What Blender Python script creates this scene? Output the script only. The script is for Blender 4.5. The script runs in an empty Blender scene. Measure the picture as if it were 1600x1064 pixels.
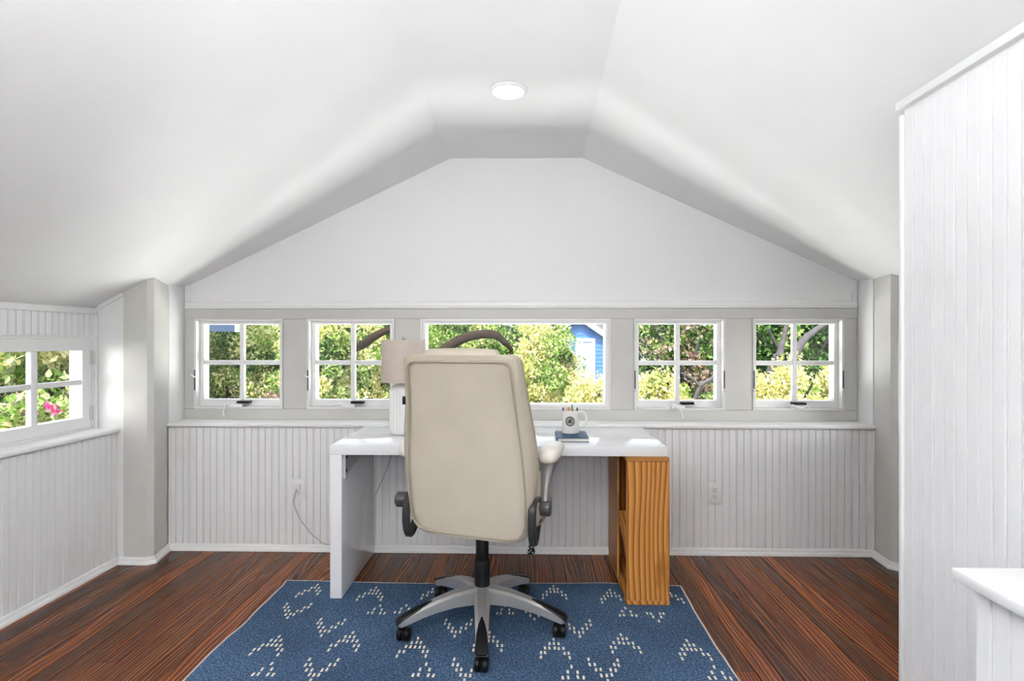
import bpy, bmesh, math, random
import numpy as np
from mathutils import Vector, Matrix

# ------------------------------------------------------------------ camera, sky, sun, lamps, exposure
S = bpy.context.scene
COL = S.collection
R = math.radians

cam_d = bpy.data.cameras.new('camera')
cam = bpy.data.objects.new('camera', cam_d)
COL.objects.link(cam)
cam.location = (0, 0, 1.27)
cam.rotation_euler = (R(90), 0, math.atan(22 / 889))
cam_d.sensor_width = 36
cam_d.lens = 889 / 1600 * 36
cam_d.shift_y = -1 / 1600
cam_d.clip_start = 0.02
cam_d.clip_end = 300
S.camera = cam

world = bpy.data.worlds.new('world')
S.world = world
world.use_nodes = True
wn = world.node_tree
bg = wn.nodes['Background']
sky = wn.nodes.new('ShaderNodeTexSky')
sky.sky_type = 'NISHITA'
sky.sun_disc = False
sky.sun_elevation = R(48)
sky.sun_rotation = R(195)
sky.dust_density = 3.0
sky.air_density = 1.0
sky.ozone_density = 1.0
hz = wn.nodes.new('ShaderNodeHueSaturation')
hz.inputs['Saturation'].default_value = 0.35
wn.links.new(sky.outputs[0], hz.inputs['Color'])
wn.links.new(hz.outputs[0], bg.inputs[0])
bg.inputs[1].default_value = 0.33

def lamp(name, kind, loc, direction, power, color=(1, 1, 1), size=None, size_y=None, angle=None):
    d = bpy.data.lights.new(name, kind)
    d.energy = power
    d.color = color
    if size is not None:
        d.shape = 'RECTANGLE'
        d.size = size
        d.size_y = size_y or size
    if angle is not None:
        d.angle = angle
    o = bpy.data.objects.new(name, d)
    COL.objects.link(o)
    o.location = loc
    o.rotation_euler = Vector(direction).to_track_quat('-Z', 'Y').to_euler()
    return o

lamp('sun', 'SUN', (0, -5, 12), (0.16, 0.60, -0.74), 4.2, (1.0, 0.95, 0.86), angle=R(1.0))
# added fill lamp high at the rear wall, which has no window
lamp('rear_fill', 'AREA', (-0.1, -2.90, 2.02), (0, 1, -0.12), 24, (0.98, 0.99, 1.0), 1.3, 0.5)
# added area lamps outside the windows, standing in for daylight off the gardens
lamp('outside_fill_back', 'AREA', (-0.1, 5.6, 0.05), (0, -1, 0.42), 130, (1.0, 0.995, 0.98), 6.0, 0.8)
lamp('outside_fill_near', 'AREA', (-0.1, 4.25, 0.30), (0, -0.75, 0.7), 56, (1.0, 0.995, 0.98), 4.4, 0.4)  # added steeper fill for the ceiling next to the gable
lamp('outside_fill_left', 'AREA', (-4.4, 0.2, 1.05), (1, 1.1, 0.04), 46, (1.0, 0.99, 0.965), 2.0, 1.3)  # added for the soft light patch on the left return and post
lamp('outside_fill_right', 'AREA', (4.9, 0.3, 1.05), (-1, 0.9, 0.04), 110, (1.0, 0.98, 0.94), 2.0, 1.3)  # added for the light patch on the right corner post
# added fill lamp above the camera, aimed up to brighten the ceiling
lamp('ceiling_fill', 'AREA', (-0.55, -0.35, 1.66), (0, 0.10, 1), 70, (0.975, 0.99, 1.0), 1.2, 0.6)
S.view_settings.view_transform = 'Standard'
S.view_settings.look = 'None'
S.view_settings.gamma = 1
S.view_settings.use_curve_mapping = False
S.view_settings.exposure = 0.78

# ------------------------------------------------------------------ materials
class N:
    def __init__(self, name, rough=0.5, color=(0.8, 0.8, 0.8), **kw):
        self.m = bpy.data.materials.new(name)
        self.m.use_nodes = True
        self.t = self.m.node_tree
        self.b = self.t.nodes['Principled BSDF']
        self.b.inputs['Base Color'].default_value = (*color, 1)
        self.b.inputs['Roughness'].default_value = rough
        for k, v in kw.items():
            self.b.inputs[k.replace('_', ' ')].default_value = v
    def n(self, kind, **kw):
        x = self.t.nodes.new('ShaderNode' + kind)
        for k, v in kw.items():
            if k.startswith('i_'):
                x.inputs[k[2:].replace('_', ' ')].default_value = v
            else:
                setattr(x, k, v)
        return x
    def l(self, a, b):
        self.t.links.new(a, b)
    def coord(self, scale=(1, 1, 1), kind='Object', loc=None):
        tc = self.n('TexCoord')
        mp = self.n('Mapping')
        mp.inputs['Scale'].default_value = scale
        self.l(tc.outputs[kind], mp.inputs['Vector'])
        if loc is not None:
            self.l(loc, mp.inputs['Location'])
        return mp.outputs[0]
    def noise(self, vec, scale=5, detail=3, rough=0.5, dist=0.0):
        x = self.n('TexNoise')
        x.inputs['Scale'].default_value = scale
        x.inputs['Detail'].default_value = detail
        x.inputs['Roughness'].default_value = rough
        x.inputs['Distortion'].default_value = dist
        self.l(vec, x.inputs['Vector'])
        return x.outputs['Fac']
    def ramp(self, fac, stops, interp='LINEAR'):
        x = self.n('ValToRGB')
        cr = x.color_ramp
        cr.interpolation = interp
        while len(cr.elements) < len(stops):
            cr.elements.new(0.5)
        for e, (p, c) in zip(cr.elements, stops):
            e.position = p
            e.color = (*c, 1) if len(c) == 3 else c
        self.l(fac, x.inputs[0])
        return x.outputs[0]
    def mix(self, fac, a, b, blend='MIX'):
        x = self.n('Mix', data_type='RGBA', blend_type=blend)
        for sock, v in ((x.inputs[0], fac), (x.inputs[6], a), (x.inputs[7], b)):
            if isinstance(v, (int, float)):
                sock.default_value = v
            elif isinstance(v, tuple):
                sock.default_value = (*v, 1)
            else:
                self.l(v, sock)
        return x.outputs[2]
    def math(self, op, a, b=0.5):
        x = self.n('Math', operation=op)
        for sock, v in ((x.inputs[0], a), (x.inputs[1], b)):
            if isinstance(v, (int, float)):
                sock.default_value = v
            else:
                self.l(v, sock)
        return x.outputs[0]
    def bump(self, h, strength=0.2, dist=0.01):
        x = self.n('Bump')
        x.inputs['Strength'].default_value = strength
        x.inputs['Distance'].default_value = dist
        self.l(h, x.inputs['Height'])
        self.l(x.outputs[0], self.b.inputs['Normal'])
    def col(self, c):
        self.l(c, self.b.inputs['Base Color'])

def paint(name, c, rough=0.5, grain=0.03, bump=0.05, scale=6):
    a = N(name, rough)
    v = a.coord()
    f = a.noise(v, scale, 4)
    lo = tuple(x * (1 - grain) for x in c)
    hi = tuple(min(1, x * (1 + grain)) for x in c)
    a.col(a.ramp(f, [(0.3, lo), (0.7, hi)]))
    f2 = a.noise(v, 90, 3)
    a.bump(f2, bump, 0.004)
    return a.m

def plain(name, c, rough=0.5, **kw):
    return N(name, rough, c, **kw).m

M = {}
M['ceiling'] = paint('ceiling_paint', (0.83, 0.83, 0.83), 0.7, 0.015, 0.06, 3)
M['gable'] = paint('gable_paint', (0.81, 0.81, 0.81), 0.65, 0.012, 0.05, 3)
M['white'] = paint('white_trim_paint', (0.80, 0.80, 0.795), 0.38, 0.02, 0.05, 8)
M['bead'] = paint('beadboard_paint', (0.81, 0.81, 0.815), 0.42, 0.02, 0.05, 8)
M['greige'] = paint('greige_paint', (0.555, 0.545, 0.52), 0.45, 0.03, 0.06, 7)
M['column'] = paint('column_paint', (0.60, 0.59, 0.56), 0.45, 0.03, 0.06, 7)
M['frame'] = paint('window_frame_paint', (0.72, 0.715, 0.70), 0.35, 0.02, 0.03, 10)
M['sash'] = paint('sash_paint', (0.80, 0.80, 0.80), 0.3, 0.02, 0.03, 10)
M['jamb'] = paint('outside_jamb_paint', (0.9, 0.9, 0.9), 0.4, 0.02, 0.03, 10)
M['black'] = plain('black_plastic', (0.008, 0.008, 0.009), 0.35, Specular_IOR_Level=0.2)
M['rubber'] = plain('black_rubber', (0.007, 0.007, 0.008), 0.4, Specular_IOR_Level=0.2)
M['slot'] = plain('dark_slot', (0.02, 0.02, 0.02), 0.6)
M['lacquer'] = plain('white_gloss_lacquer', (0.80, 0.80, 0.81), 0.06)
M['plastic'] = plain('white_plastic', (0.80, 0.80, 0.79), 0.3)
M['steel'] = plain('grey_steel_plate', (0.52, 0.52, 0.52), 0.4, Metallic=0.2)
M['silver'] = plain('silver_painted_metal', (0.62, 0.60, 0.575), 0.30, Metallic=0.75)
M['pewter'] = plain('grey_plastic_arm', (0.25, 0.245, 0.24), 0.33, Metallic=0.35)
M['pivot'] = plain('dark_grey_pivot', (0.085, 0.083, 0.082), 0.3, Metallic=0.3)
M['graphite'] = plain('graphite_plastic', (0.028, 0.027, 0.027), 0.36, Specular_IOR_Level=0.35)
M['nickel'] = plain('brushed_nickel', (0.45, 0.43, 0.40), 0.3, Metallic=0.9)
M['hinge'] = plain('painted_hinge', (0.62, 0.62, 0.60), 0.4)
M['ceramic'] = plain('white_ceramic', (0.82, 0.82, 0.81), 0.18)
M['mug'] = plain('mug_glaze', (0.80, 0.785, 0.76), 0.15)
M['ink'] = plain('printed_black', (0.02, 0.02, 0.02), 0.35)
M['ink_grey'] = plain('printed_grey', (0.42, 0.41, 0.39), 0.4)
M['paper'] = plain('page_paper', (0.74, 0.69, 0.62), 0.8)
M['cord'] = plain('cord_white', (0.42, 0.42, 0.42), 0.4)

def glass():
    m = bpy.data.materials.new('window_glass')
    m.use_nodes = True
    t = m.node_tree
    t.nodes.remove(t.nodes['Principled BSDF'])
    out = t.nodes['Material Output']
    tr = t.nodes.new('ShaderNodeBsdfTransparent')
    tr.inputs[0].default_value = (0.975, 0.98, 0.98, 1)
    gl = t.nodes.new('ShaderNodeBsdfGlossy')
    gl.inputs['Roughness'].default_value = 0.02
    mx = t.nodes.new('ShaderNodeMixShader')
    mx.inputs[0].default_value = 0.04
    t.links.new(tr.outputs[0], mx.inputs[1])
    t.links.new(gl.outputs[0], mx.inputs[2])
    t.links.new(mx.outputs[0], out.inputs[0])
    return m
M['glass'] = glass()

def emit(name, c, s):
    a = N(name, 0.4, (0.9, 0.9, 0.9))
    a.b.inputs['Emission Color'].default_value = (*c, 1)
    a.b.inputs['Emission Strength'].default_value = s
    return a.m
M['lens'] = emit('lit_lens', (1.0, 0.98, 0.95), 9.0)

def floor_wood():
    a = N('heart_pine_floor', 0.22)
    oi = a.n('ObjectInfo')
    off = a.n('CombineXYZ')
    r1 = a.math('MULTIPLY', oi.outputs['Random'], 37.0)
    a.l(r1, off.inputs[0]); a.l(a.math('MULTIPLY', oi.outputs['Random'], 91.0), off.inputs[1])
    v = a.coord((1, 0.16, 1), loc=off.outputs[0])
    vx = a.n('SeparateXYZ')
    vr = a.coord((1, 1, 1), loc=off.outputs[0])
    a.l(vr, vx.inputs[0])
    wob = a.noise(a.coord((7, 0.75, 1), loc=off.outputs[0]), 1, 2.5, 0.45)
    ring = a.math('FRACT', a.math('ADD', a.math('MULTIPLY', vx.outputs[0], 62.0), a.math('MULTIPLY', wob, 8.5)))
    base = a.ramp(ring, [(0.0, (0.060, 0.015, 0.005)), (0.30, (0.130, 0.037, 0.011)), (0.62, (0.215, 0.068, 0.019)), (0.90, (0.37, 0.135, 0.037)), (1.0, (0.065, 0.017, 0.006))])
    streak = a.noise(a.coord((150, 1.6, 1), loc=off.outputs[0]), 1, 4, 0.7)
    c3 = a.mix(1.0, base, a.ramp(streak, [(0.34, (0.42, 0.38, 0.36)), (0.5, (0.85, 0.82, 0.8)), (0.68, (1.45, 1.35, 1.2))]), 'MULTIPLY')
    tint = a.ramp(oi.outputs['Random'], [(0.0, (0.40, 0.36, 0.36)), (0.3, (0.75, 0.68, 0.66)), (0.55, (0.95, 0.95, 0.95)), (0.8, (1.05, 0.80, 0.72)), (1.0, (1.5, 1.35, 1.15))])
    big = a.noise(a.coord((5, 0.5, 1), loc=off.outputs[0]), 1, 2)
    c4 = a.mix(1.0, c3, tint, 'MULTIPLY')
    c5 = a.mix(1.0, c4, a.ramp(big, [(0.3, (0.7, 0.7, 0.7)), (0.7, (1.25, 1.25, 1.25))]), 'MULTIPLY')
    a.col(c5)
    a.b.inputs['Specular IOR Level'].default_value = 0.28
    a.b.inputs['Roughness'].default_value = 0.27
    a.bump(streak, 0.12, 0.003)
    return a.m
M['floor'] = floor_wood()

def pine(name, axis, dark=1.0, band='X'):
    a = N(name, 0.40, Specular_IOR_Level=0.22)
    sc = {'z': (1, 1, 0.09), 'y': (1, 0.09, 1), 'x': (0.09, 1, 1)}[axis]
    oi = a.n('ObjectInfo')
    off = a.n('CombineXYZ')
    a.l(a.math('MULTIPLY', oi.outputs['Random'], 13.0), off.inputs[0])
    a.l(a.math('MULTIPLY', oi.outputs['Random'], 5.0), off.inputs[2])
    vx = a.n('SeparateXYZ')
    a.l(a.coord((1, 1, 1), loc=off.outputs[0]), vx.inputs[0])
    wob = a.noise(a.coord(tuple(4.5 if q == 1 else 1.1 for q in sc), loc=off.outputs[0]), 1, 1.5, 0.4)
    ring = a.math('FRACT', a.math('ADD', a.math('MULTIPLY', vx.outputs['XYZ'.index(band)], 38.0), a.math('MULTIPLY', wob, 5.0)))
    c = a.ramp(ring, [(0.0, (0.66 * dark, 0.32 * dark, 0.088 * dark)), (0.45, (0.58 * dark, 0.255 * dark, 0.062 * dark)), (0.82, (0.33 * dark, 0.110 * dark, 0.022 * dark)), (0.93, (0.25 * dark, 0.078 * dark, 0.015 * dark)), (1.0, (0.55 * dark, 0.25 * dark, 0.066 * dark))])
    blot = a.noise(a.coord((1, 1, 0.5)), 9, 2)
    c2 = a.mix(a.ramp(blot, [(0.62, (0, 0, 0)), (0.72, (1, 1, 1))]), c, (0.32 * dark, 0.12 * dark, 0.024 * dark), 'MIX')
    fine = a.noise(a.coord(tuple(x * x for x in sc)), 220, 3)
    a.col(a.mix(1.0, a.mix(0.75, c, c2), a.ramp(fine, [(0.3, (0.85, 0.85, 0.85)), (0.7, (1.1, 1.1, 1.1))]), 'MULTIPLY'))
    a.bump(fine, 0.08, 0.002)
    return a.m
M['pine'] = pine('oiled_pine_upright', 'z')
M['pine_s'] = pine('oiled_pine_side', 'z', 0.9, 'Y')
M['pine_y'] = pine('oiled_pine_lengthwise', 'y')
M['pine_x'] = pine('oiled_pine_endwise', 'x', 0.75, 'Z')

def leather(name, c, rough):
    a = N(name, rough)
    v = a.coord()
    f = a.noise(v, 7, 3)
    a.col(a.ramp(f, [(0.3, tuple(x * 0.95 for x in c)), (0.7, tuple(min(1, x * 1.04) for x in c))]))
    vo = a.n('TexVoronoi')
    vo.inputs['Scale'].default_value = 260
    a.l(v, vo.inputs['Vector'])
    mix = a.math('ADD', a.math('MULTIPLY', vo.outputs['Distance'], 0.4), a.math('MULTIPLY', a.noise(v, 18, 3), 1.0))
    a.bump(mix, 0.12, 0.006)
    return a.m
M['leather'] = leather('cream_leather', (0.505, 0.448, 0.36), 0.42)
M['pipe'] = leather('cream_piping', (0.34, 0.295, 0.22), 0.5)
M['pad'] = leather('cream_arm_leather', (0.76, 0.71, 0.63), 0.35)

def rugmat():
    a = N('blue_flatweave', 0.95)
    v = a.coord()
    f = a.noise(v, 130, 5, 0.8)
    c = a.ramp(f, [(0.36, (0.010, 0.018, 0.036)), (0.45, (0.040, 0.083, 0.160)), (0.53, (0.066, 0.134, 0.245)), (0.60, (0.18, 0.235, 0.305)), (0.70, (0.40, 0.39, 0.37))])
    big = a.noise(v, 2.4, 3)
    c2 = a.mix(1.0, c, a.ramp(big, [(0.35, (0.80, 0.78, 0.80)), (0.65, (1.12, 1.12, 1.12))]), 'MULTIPLY')
    hs = a.noise(a.coord((30, 400, 1)), 1, 2)
    a.col(a.mix(1.0, c2, a.ramp(hs, [(0.3, (0.86, 0.86, 0.88)), (0.7, (1.1, 1.1, 1.08))]), 'MULTIPLY'))
    a.b.inputs['Specular IOR Level'].default_value = 0.1
    a.bump(f, 0.6, 0.004)
    return a.m
M['rug'] = rugmat()
M['fringe'] = paint('rug_binding_cream', (0.62, 0.53, 0.47), 0.9, 0.08, 0.2, 40)
M['stitch'] = paint('cream_yarn', (0.76, 0.71, 0.58), 0.9, 0.10, 0.2, 60)

def linen():
    a = N('beige_linen', 0.9)
    v = a.coord((1, 1, 1))
    f = a.noise(a.coord((30, 30, 420)), 1, 3)
    g = a.noise(v, 250, 2)
    a.col(a.ramp(a.math('ADD', a.math('MULTIPLY', f, 0.6), a.math('MULTIPLY', g, 0.4)), [(0.3, (0.53, 0.455, 0.40)), (0.7, (0.64, 0.56, 0.50))]))
    a.bump(f, 0.15, 0.002)
    return a.m
M['linen'] = linen()

def bookcloth():
    a = N('blue_book_cloth', 0.5, Specular_IOR_Level=0.25)
    f = a.noise(a.coord(), 25, 3)
    a.col(a.ramp(f, [(0.3, (0.012, 0.052, 0.115)), (0.7, (0.020, 0.075, 0.150))]))
    return a.m
M['book'] = bookcloth()

def leafmat(name, stops, trans=0.35):
    m = bpy.data.materials.new(name)
    m.use_nodes = True
    t = m.node_tree
    t.nodes.remove(t.nodes['Principled BSDF'])
    out = t.nodes['Material Output']
    g = t.nodes.new('ShaderNodeNewGeometry')
    rp = t.nodes.new('ShaderNodeValToRGB')
    while len(rp.color_ramp.elements) < len(stops):
        rp.color_ramp.elements.new(0.5)
    for e, (p, c) in zip(rp.color_ramp.elements, stops):
        e.position = p
        e.color = (*c, 1)
    t.links.new(g.outputs['Random Per Island'], rp.inputs[0])
    d = t.nodes.new('ShaderNodeBsdfDiffuse')
    tl = t.nodes.new('ShaderNodeBsdfTranslucent')
    mx = t.nodes.new('ShaderNodeMixShader')
    mx.inputs[0].default_value = trans
    t.links.new(rp.outputs[0], d.inputs[0])
    t.links.new(rp.outputs[0], tl.inputs[0])
    t.links.new(d.outputs[0], mx.inputs[1])
    t.links.new(tl.outputs[0], mx.inputs[2])
    t.links.new(mx.outputs[0], out.inputs[0])
    return m
M['leaf_lime'] = leafmat('lime_leaves', [(0.0, (0.30, 0.36, 0.07)), (0.3, (0.62, 0.60, 0.22)), (0.7, (0.82, 0.76, 0.40)), (1.0, (0.90, 0.86, 0.60))])
M['leaf_mid'] = leafmat('mid_green_leaves', [(0.0, (0.07, 0.16, 0.025)), (0.35, (0.20, 0.36, 0.07)), (0.7, (0.42, 0.56, 0.16)), (1.0, (0.80, 0.82, 0.48))])
M['leaf_dark'] = leafmat('dark_green_leaves', [(0.0, (0.012, 0.032, 0.014)), (0.5, (0.045, 0.11, 0.036)), (0.85, (0.14, 0.27, 0.08)), (1.0, (0.34, 0.46, 0.18))])
M['leaf_dry'] = leafmat('dry_leaves', [(0.0, (0.12, 0.07, 0.05)), (0.5, (0.28, 0.20, 0.16)), (1.0, (0.45, 0.37, 0.32))], 0.15)
M['petal'] = leafmat('pink_petals', [(0.0, (0.55, 0.05, 0.22)), (0.5, (0.78, 0.14, 0.36)), (1.0, (0.85, 0.45, 0.58))], 0.3)
M['leaf_pale'] = leafmat('pale_mauve_leaves', [(0.0, (0.32, 0.22, 0.22)), (1.0, (0.66, 0.54, 0.54))], 0.2)
M['bark'] = paint('brown_bark', (0.028, 0.02, 0.016), 0.9, 0.35, 0.8, 14)
M['bark'].node_tree.nodes['Principled BSDF'].inputs['Specular IOR Level'].default_value = 0.05
M['bark_grey'] = paint('grey_bark', (0.085, 0.08, 0.09), 0.9, 0.3, 0.8, 10)
M['grass'] = paint('lawn_grass', (0.10, 0.18, 0.05), 0.95, 0.4, 0.3, 3)
M['siding'] = paint('blue_siding', (0.045, 0.16, 0.47), 0.6, 0.08, 0.1, 8)
M['siding_dark'] = paint('slate_blue_siding', (0.018, 0.048, 0.105), 0.6, 0.06, 0.1, 8)
M['siding_white'] = paint('white_siding', (0.82, 0.82, 0.82), 0.6, 0.03, 0.1, 8)
M['roofing'] = paint('grey_shingles', (0.16, 0.15, 0.15), 0.9, 0.2, 0.3, 12)
M['house_glass'] = plain('house_window_glass', (0.30, 0.38, 0.50), 0.25)

# ------------------------------------------------------------------ geometry helpers
def B():
    return bmesh.new()

def wpos(p):
    v = Vector((0, 0, 0))
    while p is not None:
        v += p.location
        p = p.parent
    return v

def obj(name, bm, mat, parent=None, smooth=None, local=False, kind=None):
    """link bm as ONE object; world coordinates unless local"""
    if parent is not None and not local:
        w = wpos(parent)
        if w.length > 0:
            bmesh.ops.translate(bm, verts=bm.verts, vec=-w)
    me = bpy.data.meshes.new(name)
    bmesh.ops.recalc_face_normals(bm, faces=bm.faces)
    bm.to_mesh(me)
    bm.free()
    for m in (mat if isinstance(mat, (list, tuple)) else [mat]):
        me.materials.append(m)
    if smooth is not None:
        me.shade_smooth()
        me.set_sharp_from_angle(angle=R(smooth))
    o = bpy.data.objects.new(name, me)
    COL.objects.link(o)
    if parent is not None:
        o.parent = parent
    if kind:
        o['kind'] = kind
    return o

def tag(o, label, cat, group=None):
    o['label'] = label
    o['category'] = cat
    if group:
        o['group'] = group
    return o

def thing(name, loc, label, cat, group=None, rz=0.0):
    o = bpy.data.objects.new(name, None)
    o.empty_display_size = 0.1
    COL.objects.link(o)
    o.location = loc
    o.rotation_euler = (0, 0, rz)
    return tag(o, label, cat, group)

def box(bm, x0, x1, y0, y1, z0, z1, bev=0.0, seg=2, mi=0):
    r = bmesh.ops.create_cube(bm, size=1.0)
    vs = r['verts']
    for v in vs:
        v.co = Vector(((x0 + x1) / 2 + v.co.x * (x1 - x0), (y0 + y1) / 2 + v.co.y * (y1 - y0), (z0 + z1) / 2 + v.co.z * (z1 - z0)))
    fs = list({f for v in vs for f in v.link_faces})
    for f in fs:
        f.material_index = mi
    if bev > 0:
        es = list({e for v in vs for e in v.link_edges})
        bmesh.ops.bevel(bm, geom=es, offset=bev, segments=seg, profile=0.5, affect='EDGES')
    return bm

def prism(bm, pts, d, mi=0):
    """pts: list of 3-D points of a planar polygon; extruded by vector d"""
    d = Vector(d)
    a = [bm.verts.new(p) for p in pts]
    b = [bm.verts.new(Vector(p) + d) for p in pts]
    n = len(pts)
    fs = [bm.faces.new(a), bm.faces.new(list(reversed(b)))]
    for i in range(n):
        fs.append(bm.faces.new((a[i], b[i], b[(i + 1) % n], a[(i + 1) % n])))
    for f in fs:
        f.material_index = mi
    return bm

def lathe(bm, prof, c=(0, 0, 0), seg=32, rib=None, mi=0, close=True):
    rings = []
    for r, z in prof:
        ring = []
        for k in range(seg):
            a = 2 * math.pi * k / seg
            rr = r * (rib(a, z) if rib else 1.0)
            ring.append(bm.verts.new((c[0] + rr * math.cos(a), c[1] + rr * math.sin(a), c[2] + z)))
        rings.append(ring)
    for i in range(len(rings) - 1):
        for k in range(seg):
            f = bm.faces.new((rings[i][k], rings[i][(k + 1) % seg], rings[i + 1][(k + 1) % seg], rings[i + 1][k]))
            f.material_index = mi
    if close:
        for ring in (rings[0], rings[-1]):
            try:
                f = bm.faces.new(ring)
                f.material_index = mi
            except ValueError:
                pass
    return bm

def loft(bm, rings, cap=True, closed_ring=True, mi=0):
    rv = [[bm.verts.new(p) for p in ring] for ring in rings]
    n = len(rv[0])
    for i in range(len(rv) - 1):
        for k in range(n if closed_ring else n - 1):
            f = bm.faces.new((rv[i][k], rv[i][(k + 1) % n], rv[i + 1][(k + 1) % n], rv[i + 1][k]))
            f.material_index = mi
    if cap:
        for r in (rv[0], rv[-1]):
            f = bm.faces.new(r)
            f.material_index = mi
    return bm

def tube(bm, path, rad, seg=8, cap=True, closed=False, mi=0, sub=1):
    P = [Vector(p) for p in path]
    if sub > 1:
        P = spline(P, sub, closed)
    n = len(P)
    if not isinstance(rad, (list, tuple)):
        rad = [rad] * n
    elif len(rad) != n:
        src = rad
        rad = [float(np.interp(i / (n - 1) * (len(src) - 1), range(len(src)), src)) for i in range(n)]
    up = None
    rings = []
    for i in range(n):
        if closed:
            t = (P[(i + 1) % n] - P[i - 1]).normalized()
        else:
            t = (P[min(i + 1, n - 1)] - P[max(i - 1, 0)]).normalized()
        if up is None:
            up = t.orthogonal().normalized()
        up = (up - t * up.dot(t)).normalized()
        s = t.cross(up)
        rings.append([P[i] + (up * math.cos(2 * math.pi * k / seg) + s * math.sin(2 * math.pi * k / seg)) * rad[i] for k in range(seg)])
    if closed:
        rings.append(rings[0])
        loft(bm, rings, cap=False, mi=mi)
        bmesh.ops.remove_doubles(bm, verts=bm.verts, dist=1e-6)
    else:
        loft(bm, rings, cap=cap, mi=mi)
    return bm

def spline(P, sub, closed=False):
    out = []
    n = len(P)
    for i in range(n if closed else n - 1):
        p0 = P[(i - 1) % n] if closed else P[max(i - 1, 0)]
        p1, p2 = P[i], P[(i + 1) % n]
        p3 = P[(i + 2) % n] if closed else P[min(i + 2, n - 1)]
        for k in range(sub):
            t = k / sub
            out.append(0.5 * ((2 * p1) + (p2 - p0) * t + (2 * p0 - 5 * p1 + 4 * p2 - p3) * t * t + (3 * p1 - p0 - 3 * p2 + p3) * t ** 3))
    if not closed:
        out.append(P[-1])
    return out

def cyl(bm, a, b, r, seg=20, r2=None, mi=0):
    return tube(bm, [a, b], [r, r if r2 is None else r2], seg, mi=mi)

def holed(bm, us, vs, holes, to3, d):
    """a slab made of one connected grid with rectangular holes; to3(u, v) -> point, d = thickness vector"""
    U = sorted(set(us) | {x for h in holes for x in h[:2]})
    V = sorted(set(vs) | {x for h in holes for x in h[2:]})
    vv = {}
    for i, u in enumerate(U):
        for j, v in enumerate(V):
            vv[i, j] = bm.verts.new(to3(u, v))
    fs = []
    for i in range(len(U) - 1):
        for j in range(len(V) - 1):
            cu, cv = (U[i] + U[i + 1]) / 2, (V[j] + V[j + 1]) / 2
            if any(h[0] < cu < h[1] and h[2] < cv < h[3] for h in holes):
                continue
            fs.append(bm.faces.new((vv[i, j], vv[i + 1, j], vv[i + 1, j + 1], vv[i, j + 1])))
    r = bmesh.ops.extrude_face_region(bm, geom=fs)
    ex = [g for g in r['geom'] if isinstance(g, bmesh.types.BMVert)]
    bmesh.ops.translate(bm, verts=ex, vec=Vector(d))
    loose = [v for v in bm.verts if not v.link_faces]
    bmesh.ops.delete(bm, geom=loose, context='VERTS')
    return bm

def struct(name, bm, mat, parent=None, smooth=None):
    return obj(name, bm, mat, parent, smooth, kind='structure' if parent is None else None)

# ------------------------------------------------------------------ room shell
YW, YD, YX = 3.40, 3.56, 3.640          # wainscot plane, window plane, outside face
XL, XLW, XR = -2.33, -2.45, 2.36
RAIL0, RAIL1 = 0.743, 0.769
Y0 = -3.0

def ceil_z(x):
    return float(np.interp(x, [-2.62, -2.45, -2.145, -0.476, 0.345, 2.045, 2.60], [1.375, 1.452, 1.612, 2.408, 2.405, 1.628, 1.37]))

# floor: a dark subfloor carrying individual boards
bm = B()
box(bm, -2.62, 2.62, Y0 - 0.1, YX, -0.16, -0.021)
floor = struct('floor', bm, M['slot'])
PW = 0.083
rnd = random.Random(4)
lens = [1.21, 1.66, 2.05, 1.54]
def plank_mesh(L):
    b = B()
    w = PW - 0.0016
    pr = [(-w / 2, -0.02), (w / 2, -0.02), (w / 2, -0.0014), (w / 2 - 0.0016, 0), (-w / 2 + 0.0016, 0), (-w / 2, -0.0014)]
    prism(b, [(x, 0.0006, z) for x, z in pr], (0, L - 0.0012, 0))
    bmesh.ops.recalc_face_normals(b, faces=b.faces)
    me = bpy.data.meshes.new('plank')
    b.to_mesh(me)
    b.free()
    me.materials.append(M['floor'])
    return me
PM = [plank_mesh(L) for L in lens]
nx = int(round((2.36 * 2) / PW))
for i in range(nx):
    x = -2.36 + PW * (i + 0.5)
    order = [0, 1, 2, 3]
    rnd.shuffle(order)
    y = 3.40
    ys = 3.41
    for k in order:
        o = bpy.data.objects.new('plank', PM[k])
        COL.objects.link(o)
        o.parent = floor
        o.location = (x, ys - lens[k], 0)
        ys -= lens[k]

# ceiling: two slopes and a flat ridge strip, one plaster surface
bm = B()
xs = [-2.62, -2.45, -2.30, -2.145, -0.476, None, 2.045, 2.30, 2.62]
rows = []
for y, flat_r in ((Y0 - 0.1, 0.27), (1.9, 0.316), (3.18, 0.345), (YX, 0.352)):
    row = []
    for x in xs:
        xx = flat_r if x is None else x
        row.append(bm.verts.new((xx, y, 2.405 if x is None else ceil_z(xx))))
    rows.append(row)
fs = []
for i in range(len(rows) - 1):
    for k in range(len(xs) - 1):
        fs.append(bm.faces.new((rows[i][k], rows[i][k + 1], rows[i + 1][k + 1], rows[i + 1][k])))
r = bmesh.ops.extrude_face_region(bm, geom=fs)
bmesh.ops.translate(bm, verts=[g for g in r['geom'] if isinstance(g, bmesh.types.BMVert)], vec=(0, 0, 0.12))
ceiling = struct('ceiling', bm, M['ceiling'])

# gable wall above the windows
bm = B()
gp = [(-2.62, 1.465), (2.62, 1.465), (2.62, ceil_z(2.62) + 0.06), (2.045, ceil_z(2.045) + 0.06), (0.352, 2.45), (-0.476, 2.45), (-2.145, ceil_z(-2.145) + 0.06), (-2.62, ceil_z(-2.62) + 0.06)]
prism(bm, [(x, YD, z) for x, z in gp], (0, YX - YD, 0))
wall_gable = struct('wall_gable', bm, M['gable'])
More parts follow.
